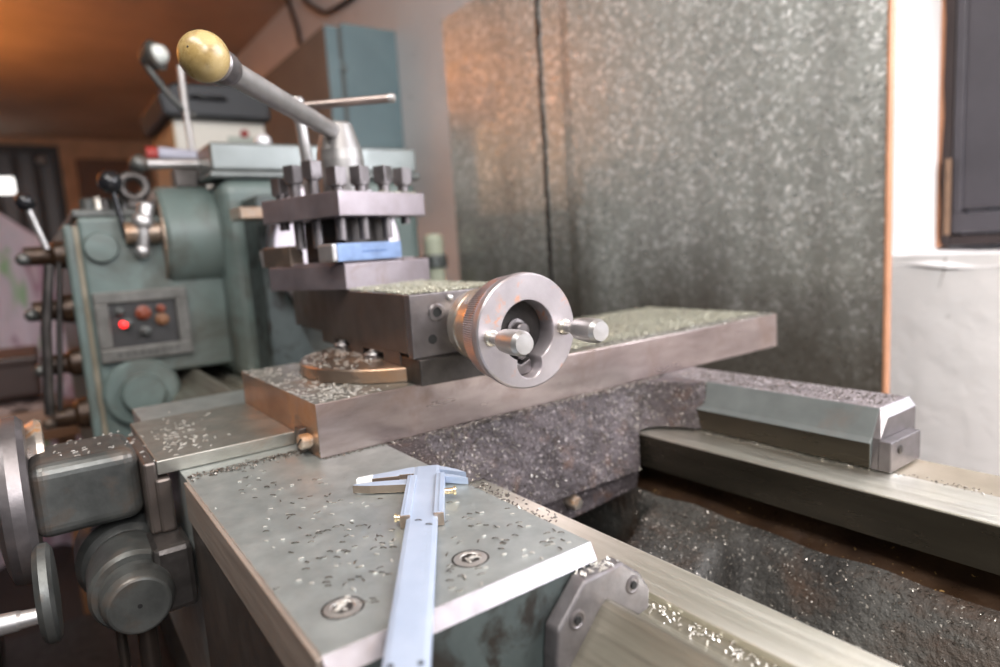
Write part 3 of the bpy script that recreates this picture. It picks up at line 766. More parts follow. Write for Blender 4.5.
# little hole facing the camera
hd = (Vector((-.02, -.3, .5)) * .0 + (CAM - bc).normalized() * .9 + Vector((-.35, -.32, .33))).normalized()
obj('knob_mark', MB().sphere(bc + hd * .0158, .0007, n=10), M['hole'], bl)
stuff('post_swarf', scatter(lambda: TM @ Vector((rnd(-.05, .055), rnd(.0, .055), .1996)), 700, (.0015, .004), w=.0012, tilt=1.1), M['swarf_green'], 'chips heaped between the clamp screws on the tool post', 'swarf')
stuff('post_base_swarf', scatter(lambda: TM @ Vector((rnd(.035, .057), rnd(.02, .057), .1330)), 260, (.0012, .003), w=.001, tilt=1.0), metal('rust_chip', (.10, .06, .05), (.2, .14, .13), rough=(.4, .6), metallic=.6), 'dark chips on the lower block behind the blue tool', 'swarf')

# tools held in the post
t1 = thing('cutting_tool', 'blue square tool bit clamped in the right slot of the tool post', 'cutting tool', tuple(TM @ Vector((.047, -.02, .1352))), ta)
mb = MB().box(.0370, .0575, -.0640, .0180, .1352, .1515, M=TM)
o = obj('shank', mb, M['blue'], t1, bevel=.0005)
mb = MB().box(.0368, .0577, -.0700, -.0635, .1350, .1517, M=TM)
q = obj('tip', mb, M['steel'], t1, bevel=.002); q['label'] = 'bare bright tip'
mk = MB(); x = -.034
for wd in (.003, .0016, .0032, .0012, .0034, .0020, .0036, .0014, .0030, .0030, .0018):
    mk.box(.0575, .05765, x, x + wd * .75, .1425, .1442, M=TM); x += wd + .0004
obj('marking', mk, M['blue_ink'], t1)
t2 = thing('cutting_tool', 'brown square tool shank lying in the left slot of the tool post', 'cutting tool', tuple(TM @ Vector((-.04, -.05, .1328))), ta)
obj('shank', MB().box(-.066, -.022, -.0560, -.0400, .1330, .1530, M=TM), M['disc'], t2, bevel=.0008)
obj('tip', MB().prism([(-.066, .1330), (-.066, .1515), (-.074, .1500), (-.071, .1335)], -.055, -.041, ax=1, M=TM), M['steel'], t2, bevel=.0006)
t3 = thing('cutting_tool', 'dark tool shank in the far slot behind the blue tool bit', 'cutting tool', tuple(TM @ Vector((.0, .047, .1352))), ta)
obj('shank', MB().box(-.052, .020, .038, .0565, .1352, .1520, M=TM), M['darksteel'], t3, bevel=.0008)

# T-handle wrench
tw = thing('tee_wrench', 'steel T-handle wrench standing behind the tool post lever', 'wrench', (-.685, .245, .205))
a0 = Vector((-.690, .2560, .2000)); a1 = Vector((-.6840, .2460, .3030))
mb = MB().lathe([(.0085, 0), (.0085, .020), (.0062, .026), (.0060, .080), (.0072, .086), (.0072, .103), (.0055, .106), (0, .1065)], M=axisM(a0, a1 - a0), n=28)
obj('stem', mb, M['steel'], tw)
mb = MB().tube([(-.690, .236, .2955), (-.613, .3165, .2945)], .0042, n=20)
obj('cross_bar', mb, metal('brown_bar', (.30, .24, .22), (.40, .33, .30), rough=(.3, .4), metallic=.9), tw)
obj('bar_end', MB().lathe([(.0045, -.001), (.0047, .002), (.0040, .0055), (0, .0057)], M=axisM((-.613, .3165, .2945), (.084, .09, 0)), n=24), M['steel'], tw)

# ================================================================== VERNIER CALIPER
ka = R(-31.5)
KM = Matrix.Translation(Vector((-.3535, .1875, 0))) @ Matrix.Rotation(ka, 4, 'Z')   # local x along the beam, local y to the right
vc = thing('vernier_caliper', 'steel vernier caliper lying open on the front carriage wing', 'caliper', (-.3535, .1875, 0), ka)
def loc(mb): return mb
BL = .2035
# beam: raised centre with two side rails
bp = [(-.0080, .0020), (-.0080, .0052), (-.0058, .0058), (.0058, .0058), (.0080, .0052), (.0080, .0020)]
mb = MB().prism(bp, 0, BL, M=KM)
bm_ = obj('beam', mb, M['caliper'], vc, bevel=.0003)
mb = MB()
for y in (-.0050, .0050): mb.lathe([(.0011, .0002), (.0011, -.001)], M=KM @ Matrix.Translation((BL - .0040, y, .0059)), n=16)
obj('beam_holes', mb, M['hole'], bm_)
sc = MB(); x = .088
for k in range(112):
    L = .0042 if k % 10 == 0 else (.0032 if k % 5 == 0 else .0022)
    sc.box(x + k * .001, x + k * .001 + .00018, .0056 - L, .0056, .00581, .00584, M=KM)
obj('graduations', sc, plain('scale_ink', (.30, .34, .40), .5), bm_)
# fixed jaws
fj = [(.0, -.0078), (.0005, -.0120), (.0050, -.0240), (.0105, -.0400), (.0150, -.0415), (.0150, -.0330), (.0140, -.0170), (.0120, -.0165), (.0120, -.0078)]
mb = MB().prism(fj, .0012, .0056, ax=2, M=KM)
j = obj('fixed_jaw', mb, M['caliper'], vc, bevel=.0003)
mb = MB().prism([(.0142, -.0170), (.0152, -.0330), (.0153, -.0415), (.0150, -.0415), (.0149, -.033), (.0139, -.017)], .0013, .0054, ax=2, M=KM)
obj('jaw_face', mb, M['caliper_dark'], j)
mb = MB().prism([(.0085, -.0330), (.0155, -.0330), (.0158, -.0425), (.0118, -.0420)], .0008, .0060, ax=2, M=KM)
q = obj('jaw_tip', mb, plain('bright_white_steel', (.85, .85, .84), .4, metallic=.3), j, bevel=.0004)
mb = MB().prism([(.0020, .0078), (.0080, .0078), (.0125, .0150), (.0180, .0240), (.0115, .0190), (.0055, .0125)], .0012, .0056, ax=2, M=KM)
obj('inside_jaw', mb, M['caliper'], j, bevel=.0002)
# sliding frame with its jaws
sl = MB()
sl.box(.0190, .0790, -.0112, -.0058, .0006, .0072, M=KM).box(.0190, .0790, .0058, .0112, .0006, .0072, M=KM)
sl.box(.0190, .0790, -.0112, .0112, .0004, .0016, M=KM)
sf = obj('sliding_frame', sl, M['caliper'], vc, bevel=.0005)
mb = MB().box(.0200, .0780, -.0094, -.0088, .0072, .0077, M=KM).box(.020, .078, .0086, .0092, .0072, .0077, M=KM)
obj('frame_ridge', mb, M['caliper'], sf)
mb = MB().prism([(.0210, -.0110), (.0300, -.0110), (.0272, -.0330), (.0240, -.0435), (.0222, -.0425), (.0205, -.0300)], .0008, .0056, ax=2, M=KM)
mj = obj('moving_jaw', mb, M['caliper'], sf, bevel=.0003)
mb = MB().prism([(.0300, -.0110), (.0268, -.0325), (.0237, -.0432), (.0232, -.0430), (.0262, -.0325), (.0295, -.0110)], .0007, .0052, ax=2, M=KM)
mb = MB().prism([(.0155, .0105), (.0200, .0105), (.0228, .0170), (.0262, .0250), (.0212, .0200), (.0175, .0150)], .0008, .0050, ax=2, M=KM)
obj('inside_jaw', mb, M['caliper'], sf, bevel=.0002)
mb = MB().lathe([(.0018, 0), (.0018, .0045), (.0026, .005), (.0026, .0065), (0, .0066)], M=axisM(KM @ Vector((.0440, .0112, .0046)), KM.to_3x3() @ Vector((0, 1, 0))), n=24)
for q in (j, mj, sf, mj.parent):
    if M['caliper_dark'].name not in [x.name for x in q.data.materials]: q.data.materials.append(M['caliper_dark'])
    for pz in q.data.polygons:
        if pz.normal.z < .5 and (q is not sf or pz.normal.x > .5 or pz.normal.y < -.5): pz.material_index = 1
obj('lock_screw', mb, M['brass'], sf)
mb = MB().lathe([(.0016, 0), (.0016, .0018), (.0022, .002), (.0022, .003), (0, .0033)], M=axisM(KM @ Vector((.0755, -.0112, .0046)), KM.to_3x3() @ Vector((0, -1, 0))), n=24)
obj('stop_screw', mb, M['brass'], sf)
mb = MB().box(.0785, .0800, -.0112, -.0062, -.0002 + .0006, .0068, M=KM).box(.0785, .0800, .0062, .0112, .0004, .0068, M=KM)
obj('frame_end', mb, M['caliper_dark'], sf)

# ================================================================== CHIPS ON THE WING, ONE BY ONE
chips = []
for k in range(6):
    mb = MB(); sliver(mb, Vector((0, 0, 0)), [.0030, .0024, .0036, .0028, .0020, .0033][k], [.0006, .0007, .0005, .0006, .0007, .0005][k], .00035, yaw=0, tilt=0, curl=[0, .06, .1, 0, .03, .15][k])
    o = obj('metal_chip', mb, M['chip'] if k in (1, 4) else M['chip_dark']); chips.append(o)
KI = KM.inverted()
spots = []
clusters = [((-.300, .105), .035, 70), ((-.255, .118), .028, 30), ((-.36, .115), .03, 28), ((-.245, .172), .022, 26), ((-.29, .165), .02, 10), ((-.42, .10), .02, 24), ((-.225, .186), .010, 10), ((-.235, .13), .02, 12)]
for (cx, cy), s, n_ in clusters:
    for _ in range(n_):
        for t in range(30):
            x, y = random.gauss(cx, s), random.gauss(cy, s * .55)
            if not (-.475 < x < -.2165 and .0675 < y < .194): continue
            if x < -.435 and y > .146: continue
            q = KI @ Vector((x, y, 0))
            if -.003 < q.x < .21 and -.0125 < q.y < .0125: continue
            if .005 < q.x < .034 and -.047 < q.y < .026: continue
            if x < -.43 and y > .14: continue
            spots.append((x, y)); break
for i, (x, y) in enumerate(spots):
    o = chips[i] if i < 6 else chips[i % 6].copy()
    if i >= 6: C.objects.link(o)
    o.location = (x, y, .0002); o.rotation_euler = (0, 0, random.choice([random.gauss(1.0, .35), rnd(0, PI), random.gauss(.95, .3)]))
    tag(o, 'tiny curled metal chip lying loose on the front carriage wing', 'metal chip', 'loose chips on the front carriage wing')
for (s, t, a) in ((.0845, -.0015, .2), (.0905, .0040, .1)):
    o = chips[2].copy(); C.objects.link(o); p = KM @ Vector((s, t, .00605)); o.location = p; o.rotation_euler = (0, 0, .6 + a)
    o['label'] = 'tiny metal chip lying on the caliper beam'; o['group'] = 'chips on the caliper beam'

# ================================================================== CROSS FEED HANDLE (lower left)
cf = thing('cross_feed_handwheel', 'grey cross feed crank with dial and wheel at the left frame edge', 'handwheel', (-.533, .0, -.03))
mb = MB().box(-.567, -.500, -.0195, .0440, -.0300, .0195)
obj('feed_housing', mb, M['greysteel'], cf, bevel=.009, seg=5)
mb = MB().box(-.580, -.4870, .0440, .0525, -.0400, .0105).box(-.500, -.4850, .0500, .0600, -.0400, -.002)
obj('mounting_bracket', mb, M['compound'], cf, bevel=.002)
mb = MB().lathe([(.0, -.010), (.020, -.010), (.046, -.006), (.0545, -.003), (.0560, .002), (.0560, .009), (.0520, .0125), (.020, .0125)], M=axisM((-.533, -.0300, -.0075), (0, 1, 0)), n=80)
obj('wheel_disc', mb, M['compound_end'], cf)
mb = MB().lathe([(.0385, 0), (.0400, .002), (.0400, .008), (.037, .0095), (0, .0095)], M=axisM((-.533, -.0175, -.0055 + .000), (0, 1, 0)), n=64)
mb = MB().lathe([(.024, 0), (.030, .002), (.033, .008), (.031, .012), (.02, .0125)], M=axisM((-.5700, -.0200, .0050), (0, 1, 0)), n=64)
obj('dial_ring', mb, M['hub'], cf)
stuff('housing_swarf', scatter(lambda: (rnd(-.56, -.508), rnd(-.005, .043), .0199), 26, (.0015, .0035), tilt=.3), M['chip'], 'few chips on the grey feed housing top', 'swarf')

sp = thing('feed_shaft_knob', 'round steel end cap and stepped barrel below the cross feed housing', 'knob', (-.48, .025, -.065))
cc = Vector((-.445, .0285, -.0665)); ax_ = Vector((1, -.03, -.02)).normalized()
Mk = axisM(cc, ax_)
mb = MB().lathe([(.0215, -.020), (.0215, -.014), (.0205, -.006), (.0185, -.001), (.0178, 0), (.0165, .0005), (.0, .0002)], M=Mk, n=64)
k = obj('end_cap', mb, M['greysteel'], sp)
obj('centre_mark', MB().lathe([(.0014, .0008), (.0014, -.001)], M=Mk, n=16), M['hole'], k)
mb = MB().lathe([(.0262, -.062), (.0270, -.058), (.0270, -.024), (.0250, -.0205), (.0215, -.0205)], M=Mk, n=64)
obj('barrel', mb, M['greysteel'], sp)
mb = MB().lathe([(.030, -.115), (.0325, -.110), (.0325, -.078), (.0290, -.070), (.0250, -.066), (.024, -.060)], M=Mk, n=64)
obj('rear_collar', mb, M['greysteel'], sp)
mb = MB().box(-.500, -.458, .040, .064, -.085, -.040)
obj('boss', mb, M['darksteel'], sp, bevel=.004)
mb = MB().tube([(-.48, .018, -.08), (-.48, .016, -.40)], .0032).tube([(-.47, .032, -.08), (-.47, .031, -.40)], .006)
obj('rods', mb, metal('dark_rods', (.10, .09, .08), (.14, .10, .08), rough=(.3, .4)), sp)
aw = thing('apron_handwheel', 'small dark upright handwheel seen edge-on under the feed housing', 'handwheel', (-.46, -.02, -.05))
mb = MB().lathe([(.018, -.004), (.026, -.004), (.029, -.001), (.029, .003), (.026, .005), (.018, .005)], M=axisM((-.455, -.0165, -.0450), (0.04, 1, 0)), n=56)
obj('wheel_rim', mb, M['greysteel'], aw)
mb = MB().lathe([(0, -.003), (.019, -.002), (.019, .003), (0, .004)], M=axisM((-.455, -.0165, -.0450), (.04, 1, 0)), n=40)
obj('wheel_web', mb, M['darksteel'], aw)
mb = MB().lathe([(.0045, 0), (.0050, .010), (.0056, .012), (.0062, .030), (.0050, .045), (0, .046)], M=axisM((-.440, -.0190, -.0510), (-.15, -1, .02)), n=28)
obj('handle', mb, M['steel'], aw)

# ================================================================== HEADSTOCK
hs = thing('headstock', 'green painted lathe headstock and feed gearbox with levers and control panel', 'headstock', (-1.3, .35, -.045))
HX = -1.05
mb = MB().box(-1.70, HX, .2450, .585, -.0428, .268)
obj('main_housing', mb, M['green_paint'], hs, bevel=.022, seg=4)
mb = MB().box(-1.155, HX - .002, .2350, .592, .2680, .2790).box(-1.150, HX - .005, .240, .588, .279, .322)
obj('top_lid', mb, M['lid'], hs, bevel=.014, seg=5)
# flared front web in front of the spindle
fl = []
for k in range(13):
    t = k / 12; z = .235 - .27 * t; fl.append((.297 + .062 * (t ** 2.2) + .006 * math.cos(t * 3), z))
poly = [(.275, .235)] + fl + [(.275, -.035)]
mb = MB().prism(poly, HX - .01, HX + .075)
obj('spindle_web', mb, M['green_casting'], hs, bevel=.004)
# spindle + chuck
mb = MB().lathe([(.075, 0), (.078, .004), (.078, .030), (.058, .034), (.058, .045)], M=axisM((HX, .385, .155), (1, 0, 0)), n=64)
obj('spindle_flange', mb, M['lid'], hs)
mb = MB().lathe([(.100, 0), (.102, .003), (.102, .055), (.098, .060), (.022, .060), (.022, .02)], M=axisM((HX + .045, .385, .155), (1, 0, 0)), n=72)
ck = obj('chuck', mb, metal('chuck_steel', (.55, .50, .55), (.68, .63, .68), rough=(.3, .45), metallic=.6), hs)
for a in (100, 220, 340):
    mb = MB().box(.030, .078, -.011, .011, .060, .082, M=axisM((HX + .045, .385, .155), (1, 0, 0)) @ Matrix.Rotation(R(a), 4, 'Z'))
    obj('chuck_jaw', mb, M['steel'], ck, bevel=.001)
mb = MB().box(-.955, -.905, U(236, 210, 0, -.92).y, .32, .197, .213)
obj('chuck_jaw', mb, M['disc'], ck, bevel=.002)
# round gear boss
bm_c = (-1.150, .245, .183)
mb = MB().lathe([(.082, 0), (.082, .070), (.078, .076), (.0, .076)], M=axisM(bm_c, (0, -1, 0)), n=72)
rb = obj('gear_boss', mb, [M['green_paint'], M['disc']], hs)
mb = MB().lathe([(.079, .0765), (.079, .079), (.0, .079)], M=axisM(bm_c, (0, -1, 0)), n=72)
obj('boss_face', mb, M['disc'], rb)
# silver lever on the boss
e0 = U(141, 205, 1, .155); 
mb = MB().tube([(-1.085, .150, .232), (-1.082, .142, .205), (-1.084, .138, .168)], [.011, .012, .008], n=18).sphere((-1.082, .142, .208), .015, n=20).sphere((-1.084, .137, .166), .0105, n=18)
obj('selector_lever', mb, M['steel'], hs)
mb = MB().lathe([(.016, 0), (.016, .045)], M=axisM((-1.090, .118, .193), (0, 1, 0)), n=24)
lb = obj('lever_hub', mb, M['disc'], hs)
pa = U(127, 238, 0, -1.09); pb_ = U(110, 182, 0, -1.09)
obj('lever_rod', MB().tube([pa, pb_], .0042, n=14), M['black'], lb)
q = obj('lever_ball', MB().sphere(pb_, .0160, n=28), M['black'], lb); q['label'] = 'black ball'
# feed gearbox
GX = -1.10
mb = MB().prism([(.0620, -.36), (.127, -.36), (.127, -.0185), (.262, -.0185), (.262, .2180), (.0620, .2180)], -1.70, GX)
gb = obj('feed_gearbox', mb, M['green_paint'], hs, bevel=.006, seg=3)
mb = MB().box(-1.70, GX + .002, .0440, .0560, -.36, .2080)
obj('side_cover', mb, M['green_paint'], hs, bevel=.004)
mb = MB().box(-1.70, GX - .004, .0555, .0625, -.36, .2060)
obj('cover_gasket', mb, metal('brown_gasket', (.16, .14, .10), (.22, .19, .14), rough=(.5, .6), metallic=.1), hs)
mb = MB().box(-1.6, GX - .012, .058, .165, .2180, .2300)
obj('top_plate', mb, M['greysteel'], hs, bevel=.003)
mb = MB().lathe([(.0225, -.002), (.0225, .006), (.020, .010), (.0, .0105)], M=axisM((GX, .0870, .1745), (1, 0, 0)), n=48)
obj('round_cap', mb, M['green_paint'], hs)
mb = MB().lathe([(.052, -.002), (.052, .008), (.047, .013), (.030, .014), (.030, .026), (.026, .031), (0, .032)], M=axisM((GX, .1130, -.0420), (1, 0, 0)), n=56)
obj('lower_flange', mb, M['green_paint'], hs)
# control panel
y0, y1, z0, z1 = .0665, .1900, .0080, .1100
mb = MB().box(GX - .002, GX + .012, y0, y1, z1 - .017, z1).box(GX - .002, GX + .012, y0, y1, z0, z0 + .020).box(GX - .002, GX + .012, y0, y0 + .018, z0 + .02, z1 - .017).box(GX - .002, GX + .012, y1 - .018, y1, z0 + .02, z1 - .017)
pn = obj('control_panel', mb, M['panel_frame'], hs, bevel=.002)
obj('panel_plate', MB().box(GX - .001, GX + .006, y0 + .018, y1 - .018, z0 + .02, z1 - .017), M['panel'], pn)
def ib(y, z, r, mt, nm='button', h=.010):
    o = obj(nm, MB().lathe([(r * 1.25, 0), (r * 1.25, h * .5), (r, h * .55), (r, h), (r * .6, h * 1.25), (0, h * 1.3)], M=axisM((GX + .006, y, z), (1, 0, 0)), n=24), mt, pn)
    return o
ib(.1045, .0620, .0062, M['greysteel']); 
q = ib(.1010, .0620, .0042, M['redlamp'], 'indicator_lamp', .013); q['label'] = 'lit red lamp'
ib(.1280, .0760, .0085, M['amber']); ib(.1520, .0640, .0075, M['wood']); ib(.1520, .0800, .005, M['amber']); ib(.1280, .0480, .006, M['greysteel']); ib(.098, .080, .005, M['greysteel'])
mk = MB()
for k in range(9): mk.box(GX + .012, GX + .0124, .088 + k * .0095, .0945 + k * .0095, .0165, .0195)
obj('panel_marking', mk, M['panel'], pn)
# levers on the operator side
def blever(pb, pt, r, mt, ballr, nm='feed_lever'):
    o = obj(nm, MB().tube([pb, pt], r, n=12), mt, hs)
    if ballr: obj('lever_ball', MB().sphere(pt, ballr, n=24), M['black'], o)
    return o
blever(U(47, 249, 0, -1.11), U(25, 202, 0, -1.11), .0042, M['steel'], .0125)
for (px, py, r) in ((56, 255, .017), (58, 310, .018), (59, 365, .018), (60, 418, .020)):
    p = U(px, py, 0, -1.13)
    mb = MB().lathe([(r * 1.2, 0), (r * 1.1, .014), (r * .8, .02), (r * .75, .05), (0, .052)], M=axisM((-1.14, .046, p.z), (0, -1, 0)), n=28)
    k = obj('lever_boss', mb, M['web_rust'], hs)
    obj('boss_stud', MB().sphere((-1.125, -.006, p.z - .004), .009, n=16), M['greysteel'], k)
mb = MB().tube([U(49, 265, 0, -1.10), U(46, 330, 0, -1.10), U(50, 415, 0, -1.10)], .0065, n=14)
obj('shift_bar', mb, M['darksteel'], hs)
mb = MB().tube([U(59, 262, 0, -1.12), U(60, 410, 0, -1.12)], .004, n=10)
obj('shift_rod', mb, M['darksteel'], hs)

# tools lying on top of the gearbox and boss
rg = thing('ring_spanner_head', 'dark steel ring standing on the round gear boss', 'ring', (-1.12, .14, .25))
rr = U(133, 187, 0, -1.12)
vs = []
mbr = MB(); nn = 40
def tor(u, v, c=rr, Rr=.0165, r=.0075):
    a, b = 2 * PI * u, 2 * PI * v
    return (c.x + r * math.sin(b), c.y + (Rr + r * math.cos(b)) * math.cos(a), c.z + (Rr + r * math.cos(b)) * math.sin(a))
mbr.grid(tor, nn, 16); obj('ring', mbr, M['darksteel'], rg)
obj('ring_foot', MB().box(rr.x - .008, rr.x + .008, rr.y - .012, rr.y + .03, .2305, rr.z - .02), M['darksteel'], rg, bevel=.002)
bt = thing('steel_bar', 'round silver bar lying across the top of the gear boss', 'bar', tuple(U(165, 163, 0, -1.14)))
obj('bar', MB().tube([U(138, 164, 0, -1.14), U(198, 164, 0, -1.14)], .008, n=18), M['steel'], bt)
obj('bar_head', MB().sphere(U(139, 164, 0, -1.14), .014, n=20), M['greysteel'], bt)
obj('support', MB().box(-1.16, -1.13, .20, .235, .262, .292), M['darksteel'], bt, bevel=.003)
gt = thing('grease_tube', 'grey tube with a red cap lying on the headstock behind the bar', 'tube', tuple(U(185, 155, 0, -1.25)))
obj('tube_body', MB().tube([U(158, 154, 0, -1.25), U(204, 158, 0, -1.25)], .012, n=18), plain('grey_tube', (.30, .30, .36), .4), gt)
obj('tube_cap', MB().tube([U(146, 154, 0, -1.25), U(157, 154, 0, -1.25)], .012, n=18), M['red'], gt)
obj('tube_rest', MB().box(-1.27, -1.23, U(175, 155, 0, -1.25).y, U(200, 155, 0, -1.25).y, .262, U(185, 158, 0, -1.25).z - .01), M['darksteel'], gt)
proto = None
for i, (px, py, r, mt, lab) in enumerate(((88, 207, .011, 'greysteel', 'leftmost grey socket on the feed gearbox'), (97, 203, .009, 'hub', 'small brass-toned socket second from left on the gearbox'), (104, 206, .010, 'darksteel', 'dark socket left of the black ball lever'), (118, 207, .012, 'greysteel', 'larger grey socket behind the black ball lever'), (124, 198, .010, 'steel', 'bright socket just left of the steel ring'))):
    p = U(px, py, 0, -1.15)
    t = thing('socket', lab, 'socket', (p.x, p.y, .2305), 0, 'sockets on the gearbox')
    obj('socket_body', MB().lathe([(r, 0), (r, .016), (r * .8, .018), (r * .8, p.z - .2305 + .008), (r * .5, p.z - .2305 + .008), (r * .5, .01)], M=Matrix.Translation((p.x, p.y, .2305)), n=24), M[mt], t)

# flexible lamp with rod
fx = thing('machine_lamp', 'small bent-arm lamp with silver head above the headstock', 'lamp', tuple(U(190, 145, 0, -1.35)))
k0 = U(191, 143, 0, -1.35)
obj('lamp_arm', MB().tube([U(191, 100, 0, -1.35) + Vector((0, .004, -.03)), U(186, 112, 0, -1.35), U(168, 94, 0, -1.35), U(154, 76, 0, -1.35), U(147, 66, 0, -1.35)], .0058, n=14), M['greysteel'], fx)
obj('lamp_stem', MB().tube([U(180, 66, 0, -1.35), U(184, 100, 0, -1.35), U(192, 150, 0, -1.35), U(192, 172, 0, -1.35)], .0060, n=14), metal('dull_rod', (.36, .34, .33), (.45, .43, .42), rough=(.4, .5), metallic=.7), fx)
hp_ = U(152, 57, 0, -1.35)
mb = MB().lathe([(.010, -.020), (.016, -.014), (.026, .004), (.027, .010), (.022, .012), (0, .012)], M=axisM(hp_, (.6, .75, .25)), n=32)
obj('lamp_shade', mb, M['greysteel'], fx)
obj('lamp_bulb', MB().sphere(hp_ + Vector((.6, .75, .25)) * .012, .018, n=20), plain('bulb_glass', (.75, .78, .74), .15), fx)

# shelf unit: cream cabinet with black case on it
xs = -1.72
ce = thing('cream_cabinet', 'cream metal box with tan left side behind the headstock', 'box', (-1.85, .4, .2))
yl = U(176, 140, 0, xs).y; yr = U(266, 140, 0, xs).y; zt = U(220, 121, 0, xs).z
obj('box_body', MB().box(xs - .30, xs, yl, yr, .268, zt), M['cream'], ce, bevel=.004)
obj('side_panel', MB().box(xs - .30, xs - .004, yl - .003, yl, .27, zt - .002), plain('tan_side', (.50, .34, .19), .5), ce)
pr_ = U(244, 134, 0, xs)
obj('red_badge', MB().lathe([(.010, 0), (.010, .006), (0, .008)], M=axisM((xs, pr_.y, pr_.z), (1, 0, 0)), n=20), M['red'], ce)
obj('grey_badge', MB().box(xs, xs + .004, U(228, 140, 0, xs).y, U(260, 140, 0, xs).y, U(240, 146, 0, xs).z, U(240, 137, 0, xs).z), plain('grey_label', (.35, .38, .34), .5), ce)
bk = thing('equipment_stand', 'dark stand hidden behind the headstock carrying the cream box', 'stand', (-1.85, .4, ZF))
obj('stand_body', MB().box(xs - .32, xs - .02, yl + .01, yr + .02, ZF, .2675), M['darksteel'], bk)
cs2 = thing('black_case', 'black flat-topped case resting on the cream box', 'case', (-1.85, .4, zt))
za = U(200, 82, 0, xs).z; ya = U(160, 100, 0, xs).y; yb_ = U(266, 100, 0, xs).y
obj('case_body', MB().prism([(ya + .03, za - .012), (yb_, za), (yb_, zt + .0005), (ya, zt + .0005), (ya - .01, zt + .05)], xs - .28, xs + .03), M['case'], cs2, bevel=.008)
obj('case_handle', MB().tube([(xs + .03, ya + .06, zt + .045), (xs + .045, ya + .07, zt + .045), (xs + .045, ya + .13, zt + .045), (xs + .03, ya + .14, zt + .045)], .004), M['black'], cs2)
# white round knob poking over the lid
kn = U(263, 142, 0, -1.10)
o = thing('breather_cap', 'round white metal cap standing on the headstock lid', 'cap', (kn.x, kn.y, .3225))
obj('cap', MB().sphere(kn, .0130, n=24), plain('white_metal', (.8, .79, .82), .25, metallic=.4), o)
obj('neck', MB().lathe([(.006, 0), (.006, .02)], M=Matrix.Translation((kn.x, kn.y, .3222)), n=16), M['steel'], o)

# wall cabinet
kb = thing('wall_cabinet', 'blue-grey metal cabinet mounted on the plaster wall', 'cabinet', (-2.5, 1.0, .4))
xk = -2.14; yk = .885
obj('cabinet_body', MB().box(-3.02, xk - .012, yk + .055, YW, .36, .905), M['cabinet_side'], kb, bevel=.004)
obj('side_plate', MB().box(xk - .012, xk, yk + .062, YW - .001, .362, .912), M['cabinet'], kb, bevel=.003)
obj('cabinet_door', MB().box(-3.03, xk + .002, yk, yk + .046, .355, .898), M['cabinet_side'], kb, bevel=.006)
obj('door_edge', MB().box(xk + .002, xk + .004, yk + .002, yk + .044, .36, .895), M['cabinet'], kb)
# smudge of bare metal on the side
sm_ = []
for (px, py) in ((328, 50), (337, 55), (345, 62), (348, 72), (345, 73), (338, 65), (332, 58)):
    sm_.append(tuple(U(px, py, 0, xk + .0005))[1:])
obj('worn_patch', MB().prism(sm_, xk - .001, xk + .0008), plain('patch', (.15, .18, .18), .6), kb)

# cable on the wall
cb = thing('wall_cable', 'black cable looping down the wall to the cabinet', 'cable', tuple(U(300, 40, 1, YW - .02)))
pts = [(286, -20), (288, 0), (294, 18), (298, 30), (300, 44)]
obj('drop', MB().tube([U(a, b, 1, YW - .015) for a, b in pts], .009, n=10), M['black'], cb)
pts = [(298, -14), (306, 2), (316, 9), (326, 13), (336, 8), (346, 2), (356, -6)]
obj('loop', MB().tube([U(a, b, 1, YW - .015) for a, b in pts], .009, n=10), M['black'], cb)
# pale pipe beside the post
pp = thing('coolant_pipe', 'pale green upright pipe behind the tool post against the wall', 'pipe', (-1.5, .72, -.6))
pc = U(434, 250, 0, -1.30)
obj('pipe', MB().lathe([(.022, -.6385), (.022, .165), (.018, .175), (.0, .178)], M=Matrix.Translation((pc.x, pc.y, 0)), n=28), plain('pale_green', (.50, .54, .42), .5), pp)
obj('pipe_collar', MB().lathe([(.027, .10), (.029, .105), (.029, .125), (.027, .13)], M=Matrix.Translation((pc.x, pc.y, 0)), n=28), M['lid'], pp)

# draped heap and stacked boxes far left
xh = -3.0
def heap(u, v):
    y = -1.25 + u * 1.5
    hgt = .50 - .38 * sst(-.25, .27, y) - .1 * sst(-.8, -1.3, y)
    zt_ = hgt + .012 * math.sin(y * 21)
    if v < .5: return (xh + .05 * math.sin(y * 17) * (1 - v * 2) + .02 * math.sin(y * 41), y, ZF + (zt_ - ZF) * (v * 2))
    return (xh - 1.1 * (v - .5) * 2, y, zt_ - .03 * (v - .5))
hb = thing('draped_heap', 'tall heap under a pink and green patterned dust sheet', 'covered heap', (-3.4, -.4, ZF))
mb = MB().grid(heap, 60, 30); 
obj('dust_sheet', mb, M['cloth'], hb)
wb = thing('side_bench', 'low bench at the far left carrying boxes', 'bench', (-2.1, -.3, ZF))
zb = U(20, 432, 0, -1.9).z
obj('bench_top', MB().box(-2.3, -1.88, -.9, .06, zb - .03, zb), M['wood'], wb, bevel=.003)
for x, y in ((-2.27, -.87), (-1.93, -.87), (-2.27, .02), (-1.93, .02)): obj('leg', MB().box(x - .02, x + .02, y - .02, y + .02, ZF, zb - .03), M['wood'], wb)
z1_ = U(20, 399, 0, -1.9).z; z2_ = U(20, 414, 0, -1.9).z
b3 = thing('cardboard_box', 'open brown cardboard box on the side bench below the rag', 'box', (-2.05, -.1, zb))
obj('box_body', MB().box(-2.15, -1.9, -.3, .030, zb, z2_), plain('cardboard', (.36, .22, .16), .8), b3, bevel=.004)
rgb = MB().grid(lambda u, v: (-2.12 + u * .21, -.25 + v * .27, z2_ + .004 + (z1_ - z2_ - .01) * math.sin(PI * u) * math.sin(PI * v) ** .5 + .006 * math.sin(u * 30) * math.sin(v * 25)), 30, 30)
tag(obj('rag', rgb, plain('red_white_rag', (.42, .30, .27), .8, scale=9, var=.7)), 'crumpled red and white rag between the brown box and dark box', 'rag')
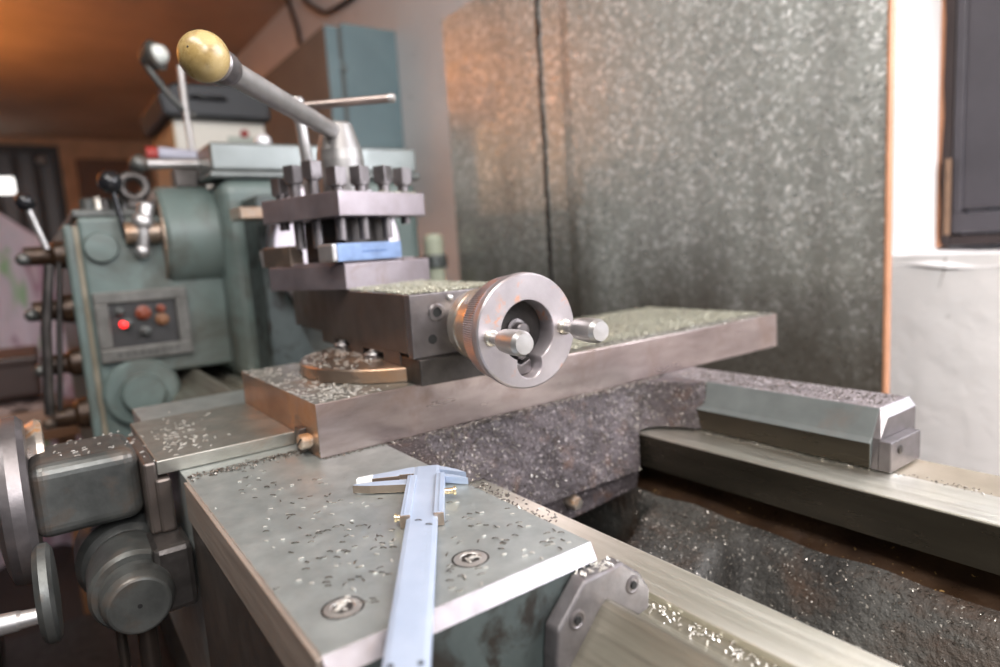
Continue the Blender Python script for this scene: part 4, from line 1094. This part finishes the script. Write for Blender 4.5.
b4 = thing('dark_box', 'dark brown lidded box topmost of the stack at the far left', 'box', (-2.05, -.1, z1_))
zt4 = U(20, 357, 0, -1.9).z
obj('box_body', MB().box(-2.16, -1.9, -.30, U(41, 380, 0, -1.9).y, z1_, zt4), M['wood_dark'], b4, bevel=.012, seg=3)
obj('box_lid', MB().box(-2.17, -1.895, -.31, U(43, 380, 0, -1.9).y, zt4 - .022, zt4 + .002), M['wood_dark'], b4, bevel=.008)

# ================================================================== LIGHT
def area(name, loc, target, sx, sy, power, col):
    l = bpy.data.lights.new(name, 'AREA'); l.shape = 'RECTANGLE'; l.size = sx; l.size_y = sy; l.energy = power; l.color = col
    o = bpy.data.objects.new(name, l); C.objects.link(o); o.location = loc
    o.rotation_euler = (Vector(target) - Vector(loc)).to_track_quat('-Z', 'Y').to_euler(); return o
area('window_daylight', (.42, 1.12, .62), (.3, -1.0, -.1), 1.2, .95, 42, (.93, .94, 1))
area('side_fill', (2.2, -.3, .9), (-.4, .3, .1), 1.0, 1.0, 12, (.92, .94, 1))  # added fill from the right to brighten the handwheel
area('wall_fill', (1.15, .05, 1.05), (-.35, 1.15, .05), .5, .5, 23, (1, .98, .98))  # added fill without a fixture, brightens the right part of the back wall
area('ceiling_lamp', (.05, -.30, 1.29), (-.1, .5, 0), 1.3, .5, 34, (1, .98, .95))
l = bpy.data.lights.new('warm_uplight', 'SPOT'); l.energy = 185; l.color = (1, .38, .08); l.shadow_soft_size = .08; l.spot_size = R(150); l.spot_blend = .6
o = bpy.data.objects.new('warm_uplight', l); C.objects.link(o); o.location = (-3.9, -1.3, .60); o.rotation_euler = (R(180), 0, 0)
l = bpy.data.lights.new('warm_lamp', 'POINT'); l.energy = 9; l.color = (1, .40, .09); l.shadow_soft_size = .04
o = bpy.data.objects.new('warm_lamp', l); C.objects.link(o); o.location = (-3.84, -1.6, .824)
w = bpy.data.worlds.new('world'); bpy.context.scene.world = w; w.use_nodes = True
bg = w.node_tree.nodes['Background']; bg.inputs[0].default_value = (.86, .88, 1, 1); bg.inputs[1].default_value = .05

s = bpy.context.scene
s.view_settings.view_transform = 'Standard'; s.view_settings.look = 'None'; s.view_settings.gamma = 1; s.view_settings.use_curve_mapping = False
s.view_settings.exposure = 0.14
s.cycles.use_denoising = True
